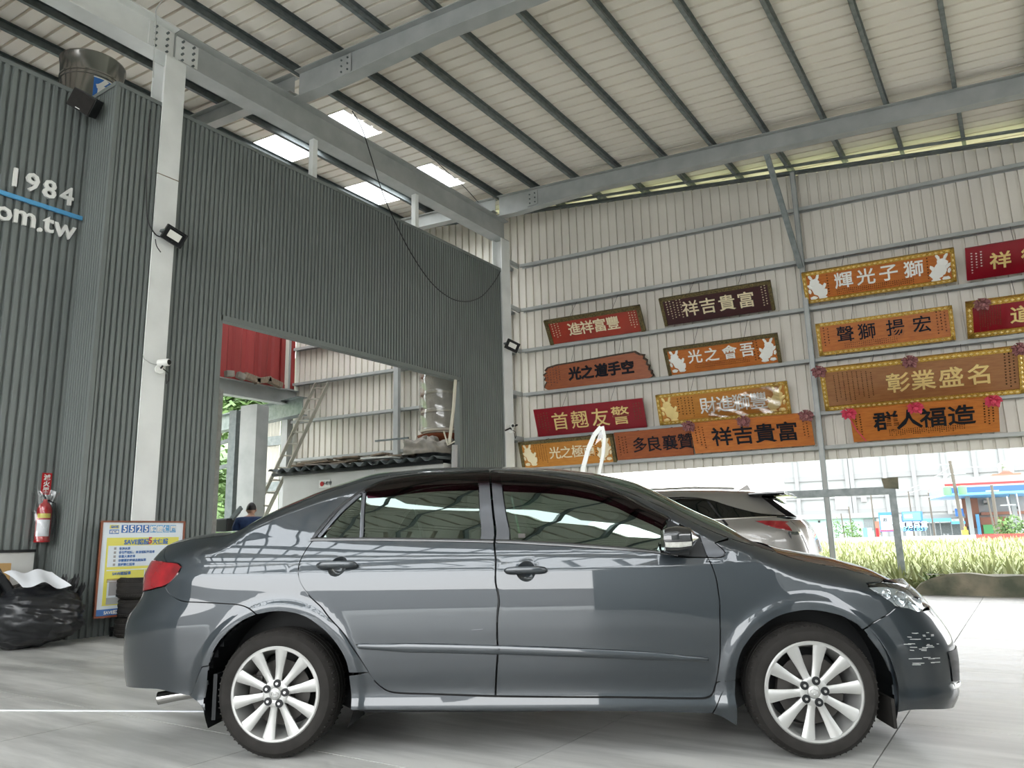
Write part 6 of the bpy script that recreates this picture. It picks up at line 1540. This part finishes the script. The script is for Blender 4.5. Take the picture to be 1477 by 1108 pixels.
def visor(pts_u, pts_l):
    for sd in (1, -1):
        U = catmull(SD.loop(pts_u), False, .02); Lw = catmull(SD.loop(pts_l), False, .02); n = 60
        rs = lambda A: np.stack([np.interp(np.linspace(0, 1, n), np.linspace(0, 1, len(A)), A[:, i]) for i in (0, 1)], 1)
        U, Lw = rs(U), rs(Lw); mb = MB(); rows = []
        for t, o in ((0, .004), (.15, .012), (.30, .020), (.34, .024), (.7, .026), (1, .026)):
            q = U*(1-t)+Lw*t; p = SD.pos(q[:, 0], q[:, 1])+SD.nrm(q[:, 0], q[:, 1])*o; p[:, 1] *= -sd; rows.append(p)
        mb.add([tuple(v) for v in np.vstack(rows)], [(r_*n+i, r_*n+i+1, (r_+1)*n+i+1, (r_+1)*n+i) for r_ in range(5) for i in range(n-1)])
        mb.build('window_visor', M['visor'], car, label='smoked purple window visor', smooth=60)
visor([(527, 710), (540, 699), (560, 691), (604, 684.6), (649, 682), (704.5, 681.2)], [(528, 713), (545, 712.5), (560, 710.5), (604, 705), (649, 702.6), (704, 701)])
visor([(708.5, 681.6), (754.5, 682.6), (799, 688.2), (843.8, 696), (873.6, 704.8), (903, 716.4), (935, 733), (963, 748.5)], [(709, 700.5), (724.7, 703), (769, 705), (814, 708.5), (858.7, 716.8), (885, 725.5), (915, 740), (952, 759.5)])
# side mouldings
SD.strip('side_moulding', [(518, 932), (560, 934), (640, 935.5), (716.5, 937.5)], [.022, .046, .046, .046], .014, M[P_])
SD.strip('side_moulding', [(719.5, 937.8), (800, 940.2), (900, 944.4), (985, 949), (1020, 951.5)], [.046, .046, .044, .040, .018], .014, M[P_])
SD.strip('dent_mark', [('X', .99, .60), ('X', 1.045, .603)], .006, .001, M['satin'], sides=(1,))
# door edge guard
SD.strip('edge_guard', [(717.5, 848), (719.5, 870), (717.5, 897)], [.004, .014, .004], .008, M['black'], sides=(1, ))
# sticker on front glass
g_ = SD.px(752.5, 772.5); p = SD.pos(*g_)+SD.nrm(np.array([g_[0]]), np.array([g_[1]]))[0]*-.002
MB().box(-.018, .018, -.002, .001, -.011, .011).build('glass_sticker', M['alloyd'], df_[0], M0=Matrix.Translation((p[0], -p[1], p[2])))
# mirrors
for s1 in (-1, 1):
    a, b = SD.px(978, 779); p = SD.pos(a, b); cx, cy_, cz_ = p[0], p[1]+.12, p[2]
    def mir(u, v):
        th = u*2*PI; t = v
        k = [(0, .0), (.25, .80), (.6, 1.0), (.85, .98), (1, .86)]; q = np.interp(t, [i[0] for i in k], [i[1] for i in k])
        x = cx+.085-.175*t; ry = .085*q; rz = .068*q*(1-.08*t)
        c, sn = math.cos(th), math.sin(th); c = math.copysign(abs(c)**.7, c); sn = math.copysign(abs(sn)**.7, sn)
        return (x, s1*(cy_+ry*c), cz_+rz*sn+.008*(1-t))
    mr = MB().grid(mir, 40, 24).build('door_mirror', M['gloss'], car, smooth='all')
    MB().box(cx-.0905, cx-.084, s1*cy_-.068, s1*cy_+.068, cz_-.048, cz_+.050).build('mirror_glass', M['chrome'], mr)
    def ind(u, v):
        x = cx-.085+.125*u; t = (cx+.085-x)/.175; q = np.interp(t, [0, .25, .6, .85, 1], [0, .80, 1.0, .98, .86]); ang = (-.40+.34*v)
        return (x, s1*(cy_+.085*q*(math.cos(ang)**.7)+.004), cz_-.012+.068*q*math.copysign(abs(math.sin(ang))**.8, math.sin(ang))+.010)
    MB().grid(ind, 16, 6).build('indicator_lens', M['ilens'], mr, smooth='all', label='clear indicator lens')
    MB().bar((cx-.01, s1*(p[1]-.02), cz_-.045), (cx-.01, s1*cy_, cz_-.045), .09, .05).build('mirror_arm', M['black'], mr)
# wheels
WY = .862
for (x, z) in ((-.004, .309), (2.603, .300)):
    for s1 in (-1, 1): wheel(car, x, s1*WY, z, .307 if x < 1 else .303, .222, s1, twist=R(4) if x < 1 else R(10))
# dark inner shell added against light leaks, arches, floor pan, exhaust
for s1 in (-1, 1):
    mb = MB(); ns, nz = 170, 46; sv = np.linspace(-SM, SM, ns); zz = np.linspace(.20, 1.44, nz); S_, Z_ = np.meshgrid(sv, zz, indexing='ij')
    P3 = SD.pos(S_.ravel(), Z_.ravel())-SD.nrm(S_.ravel(), Z_.ravel())*.045; P3[:, 1] *= s1; xs_ = P3[:, 0].reshape(ns, nz)
    base = [tuple(map(float, q)) for q in P3]; fs = []
    for i in range(ns-1):
        for j in range(nz-1):
            x = xs_[i, j]; z = zz[j+1]; ze_ = float(np.interp(x, SD.gx, SD.ze))
            if zz[j+1] > ze_-.02 or min(math.hypot(x, zz[j]-.31), math.hypot(x, z-.31)) < .40 or min(math.hypot(x-2.603, zz[j]-.30), math.hypot(x-2.603, z-.30)) < .40: continue
            if z > 1.0 and -.05 < x < 2.3: continue
            if (x < -.3 and zz[j] < .33) or (x > 2.9 and zz[j] < .22): continue
            fs.append((i*nz+j, (i+1)*nz+j, (i+1)*nz+j+1, i*nz+j+1))
    MB().add(base, fs).build('inner_shell', M['black'], car)
    for cx in (0, 2.603):
        MB().lathe([(.395, s1*.55), (.395, s1*.835)], 40, 'y', (cx, 0, .31), R(-25), R(205)).build('wheel_liner', M['black'], car)
        MB().lathe([(0, s1*.56), (.40, s1*.56)], 40, 'y', (cx, 0, .31), R(-25), R(205)).build('liner_wall', M['black'], car)
MB().rbox(-.74, 3.20, -.56, .56, .24, .34, .03).rbox(.42, 2.18, -.80, .80, .20, .30, .03).build('floor_pan', M['black'], car)
MB().tube([(-.55, -.52, .26), (-.68, -.55, .25), (-.775, -.57, .236)], [.028, .032, .034], 16, False).build('exhaust_tip', M['stain'], car, smooth=True)
# cabin
def seat(x, y, n):
    MB().rbox(x-.25, x+.25, y-.25, y+.25, .42, .58, .05).build('seat_cushion', M['satin'] if 0 else M['black'], car, smooth=30)
    MB().rbox(-.07, .07, -.25, .25, 0, .58, .05).xf(Matrix.Translation((x-.24, y, .55)) @ Matrix.Rotation(R(-18), 4, 'Y')).build('seat_back', M['black'], car, smooth=30)
    MB().rbox(-.05, .05, -.12, .12, 0, .17, .04).xf(Matrix.Translation((x-.44, y, 1.13)) @ Matrix.Rotation(R(-10), 4, 'Y')).build('headrest', M['black'], car, smooth=30)
for x, ys in ((1.42, (-.36, .36)), (.55, (-.36, .36))):
    for y in ys: seat(x, y, 0)
MB().rbox(1.92, 2.40, -.70, .70, .72, .97, .05).build('dashboard', M['black'], car, smooth=30)
mb = MB(); mb.lathe([(.18, -.012), (.192, 0), (.18, .012), (.168, 0), (.18, -.012)], 32, 'x').xf(Matrix.Translation((1.82, .36, .92)) @ Matrix.Rotation(R(25), 4, 'Y')).build('steering_wheel', M['black'], car, smooth=True)
# ------------------------------------------------------------------ silver SUV behind the sedan
SK = 9.55
su, _ = wpx(1155, 770, SK)
# left flank plane at k = SK; car faces -u. local x forward = -UW, local y (left) = -NW
so = V3(*wpos(su-.98, SK+.945, 0))
suv = thing('suv', 'silver sport utility vehicle parked behind the grey sedan, tail to the right', 'car', frame_m(so, -UW)); bpy.context.view_layer.update()
SV = Body(suv, 1,
    ([.15, .3, .6, .8, .95, 1.05, 1.12, 1.18, 1.3, 1.45, 1.55, 1.7], [.88, .92, .945, .945, .94, .925, .90, .865, .80, .72, .64, .5]),
    ([0, .2, .5, .8, 1.0, 2], [3.70, 3.76, 3.80, 3.78, 3.66, 3.55]),
    ([0, .3, .6, .8, .95, 1.10, 1.18, 1.3, 1.5, 2], [-1.0, -1.06, -1.09, -1.08, -1.05, -1.0, -.93, -.80, -.62, -.55]),
    ([-2, -1.0, -.85, -.6, -.35, 0, .5, 1.0, 1.5, 1.9, 2.3, 2.7, 3.2, 3.7, 5], [1.20, 1.22, 1.32, 1.46, 1.515, 1.545, 1.575, 1.585, 1.57, 1.51, 1.30, 1.08, 1.02, .92, .8]),
    N=4.2, ins=lambda x: (.05+0*x, .08+0*x), arches=((0, .37, .42), (2.79, .37, .42)))
SX = SV.smax
silv = lambda x: ('X', x, float(np.interp(x, SV.gx, SV.ze)))
def arch(cx, r, a0, a1, n=14): return [('X', cx+r*math.cos(R(a0+(a1-a0)*i/n)), .37+r*math.sin(R(a0+(a1-a0)*i/n))) for i in range(n+1)]
lower = [('X', -.80, .30, 'c')]+[('X', -.42, .30, 'c')]+arch(0, .42, 172, 5)+[('X', .42, .25, 'c'), ('X', 2.36, .25, 'c')]+arch(2.79, .42, 175, 8)+[('X', 3.35, .28, 'c'), ('S', SX, .28, 'c'), ('S', SX, .88, 'c'), silv(3.55)]+[silv(x) for x in np.arange(3.4, 2.35, -.15)]+[('X', 2.2, 1.20, 'c'), ('X', 1.2, 1.20), ('X', .4, 1.215), ('X', -.1, 1.225), ('X', -.60, 1.235, 'c'), ('X', -.80, 1.20, 'c'), ('S', -SX+.02, 1.16, 'c'), ('S', -SX+.02, .30, 'c')]
SV.panel('body_side', lower, 'silver', grid=.05, joined=True, gap=.0, step=.03)
upper = [('X', 2.25, 1.16, 'c')]+[silv(x) for x in np.arange(2.2, -.45, -.12)]+[silv(-.50)+('c',), ('X', -.78, 1.245, 'c'), ('X', -.5, 1.28), ('X', -.14, 1.385), ('X', .05, 1.46), ('X', .28, 1.515), ('X', .7, 1.535), ('X', 1.2, 1.53), ('X', 1.55, 1.49), ('X', 1.85, 1.36), ('X', 2.12, 1.20, 'c')]
SV.panel('roof_rail', upper, 'silver', grid=.05, gap=.0, step=.03)
SV.panel('side_glass', [('X', 2.15, 1.20, 'c'), ('X', 1.2, 1.20), ('X', .4, 1.215), ('X', -.1, 1.225), ('X', -.78, 1.235, 'c'), ('X', -.5, 1.28), ('X', -.14, 1.385), ('X', .05, 1.46), ('X', .28, 1.515), ('X', .7, 1.535), ('X', 1.2, 1.53), ('X', 1.55, 1.49), ('X', 1.85, 1.36)], 'dglass', off=-.008, grid=.05, gap=.0, step=.03)
SV.strip('window_trim', [('X', 2.15, 1.197), ('X', 1.2, 1.197), ('X', .4, 1.212), ('X', -.1, 1.222), ('X', -.65, 1.232)], .016, .006, M['chrome'])
for x0, x1 in ((.62, .40), (.12, -.02), (1.42, 1.36)): SV.strip('window_pillar', [('X', x0-.25*(x0 < 1), 1.14), ('X', x0, 1.45)], .035, .004, M['frame'])
SV.panel('taillight', [('X', -.44, 1.185, 'c'), ('X', -.60, 1.185), ('X', -.82, 1.165), ('S', -SX+.70, 1.15, 'c'), ('S', -SX+.68, 1.05, 'c'), ('X', -.84, 1.055), ('X', -.66, 1.10)], 'redlens', off=.006, grid=.03)
SV.panel('lamp_base', [('X', -.80, 1.05, 'c'), ('S', -SX+.55, 1.04), ('S', -SX+.55, 1.01), ('X', -.82, 1.02)], 'chrome', off=.004, grid=.03)
SV.strip('fuel_door_seam', [('X', .02, .86), ('X', .02, 1.0), ('X', -.17, 1.0), ('X', -.17, .86), ('X', .02, .86)], .006, .001, M['black'], sides=(1,))
SV.strip('door_seam', [('X', .60, .60), ('X', .42, .85), ('X', .36, 1.12)], .008, .001, M['black'])
SV.strip('door_handle', [('X', .66, 1.0), ('X', .46, 1.0)], .03, .03, M['silver'])
cr2 = lambda x: .06
SV.top('roof', np.arange(-.50, 1.9, .06), cr2, M['silver'])
SV.top('windscreen', np.arange(1.88, 2.62, .05), lambda x: .10, M['dglass'])
SV.top('hood', list(np.arange(2.6, 3.5, .05))+list(np.arange(3.5, 3.63, .01)), lambda x: .07, M['silver'])
SV.top('rear_window', list(np.arange(-.97, -.48, .03)), lambda x: .05, M['dglass'])
SV.panel('tailgate', [('S', -SX+.60, 1.18, 'c'), ('S', -SX, 1.20, 'c'), ('S', -SX, .5, 'c'), ('S', -SX+.5, .5, 'c')], 'silver', off=.004, grid=.05, joined=True)
MB().rbox(-.80, -.36, -.60, .60, 1.50, 1.54, .015).build('spoiler', M['gloss'], suv, smooth=30)
MB().prism([(-.30, 1.60), (-.12, 1.60), (-.26, 1.68)], -.012, .012).build('shark_fin', M['silver'], suv)
for s1 in (-1, 1):
    MB().tube([(-.2, s1*.60, 1.60), (.3, s1*.62, 1.635), (1.2, s1*.62, 1.64), (1.6, s1*.6, 1.60)], .016, 8).build('roof_bar', M['chrome'], suv, smooth=True)
    for x in (0, 2.79): wheel(suv, x, s1*.93, .37, .37, .25, s1, spokes=10, lugs=False)
MB().rbox(-.85, 3.5, -.72, .72, .22, 1.05, .05).build('inner_body', M['black'], suv)
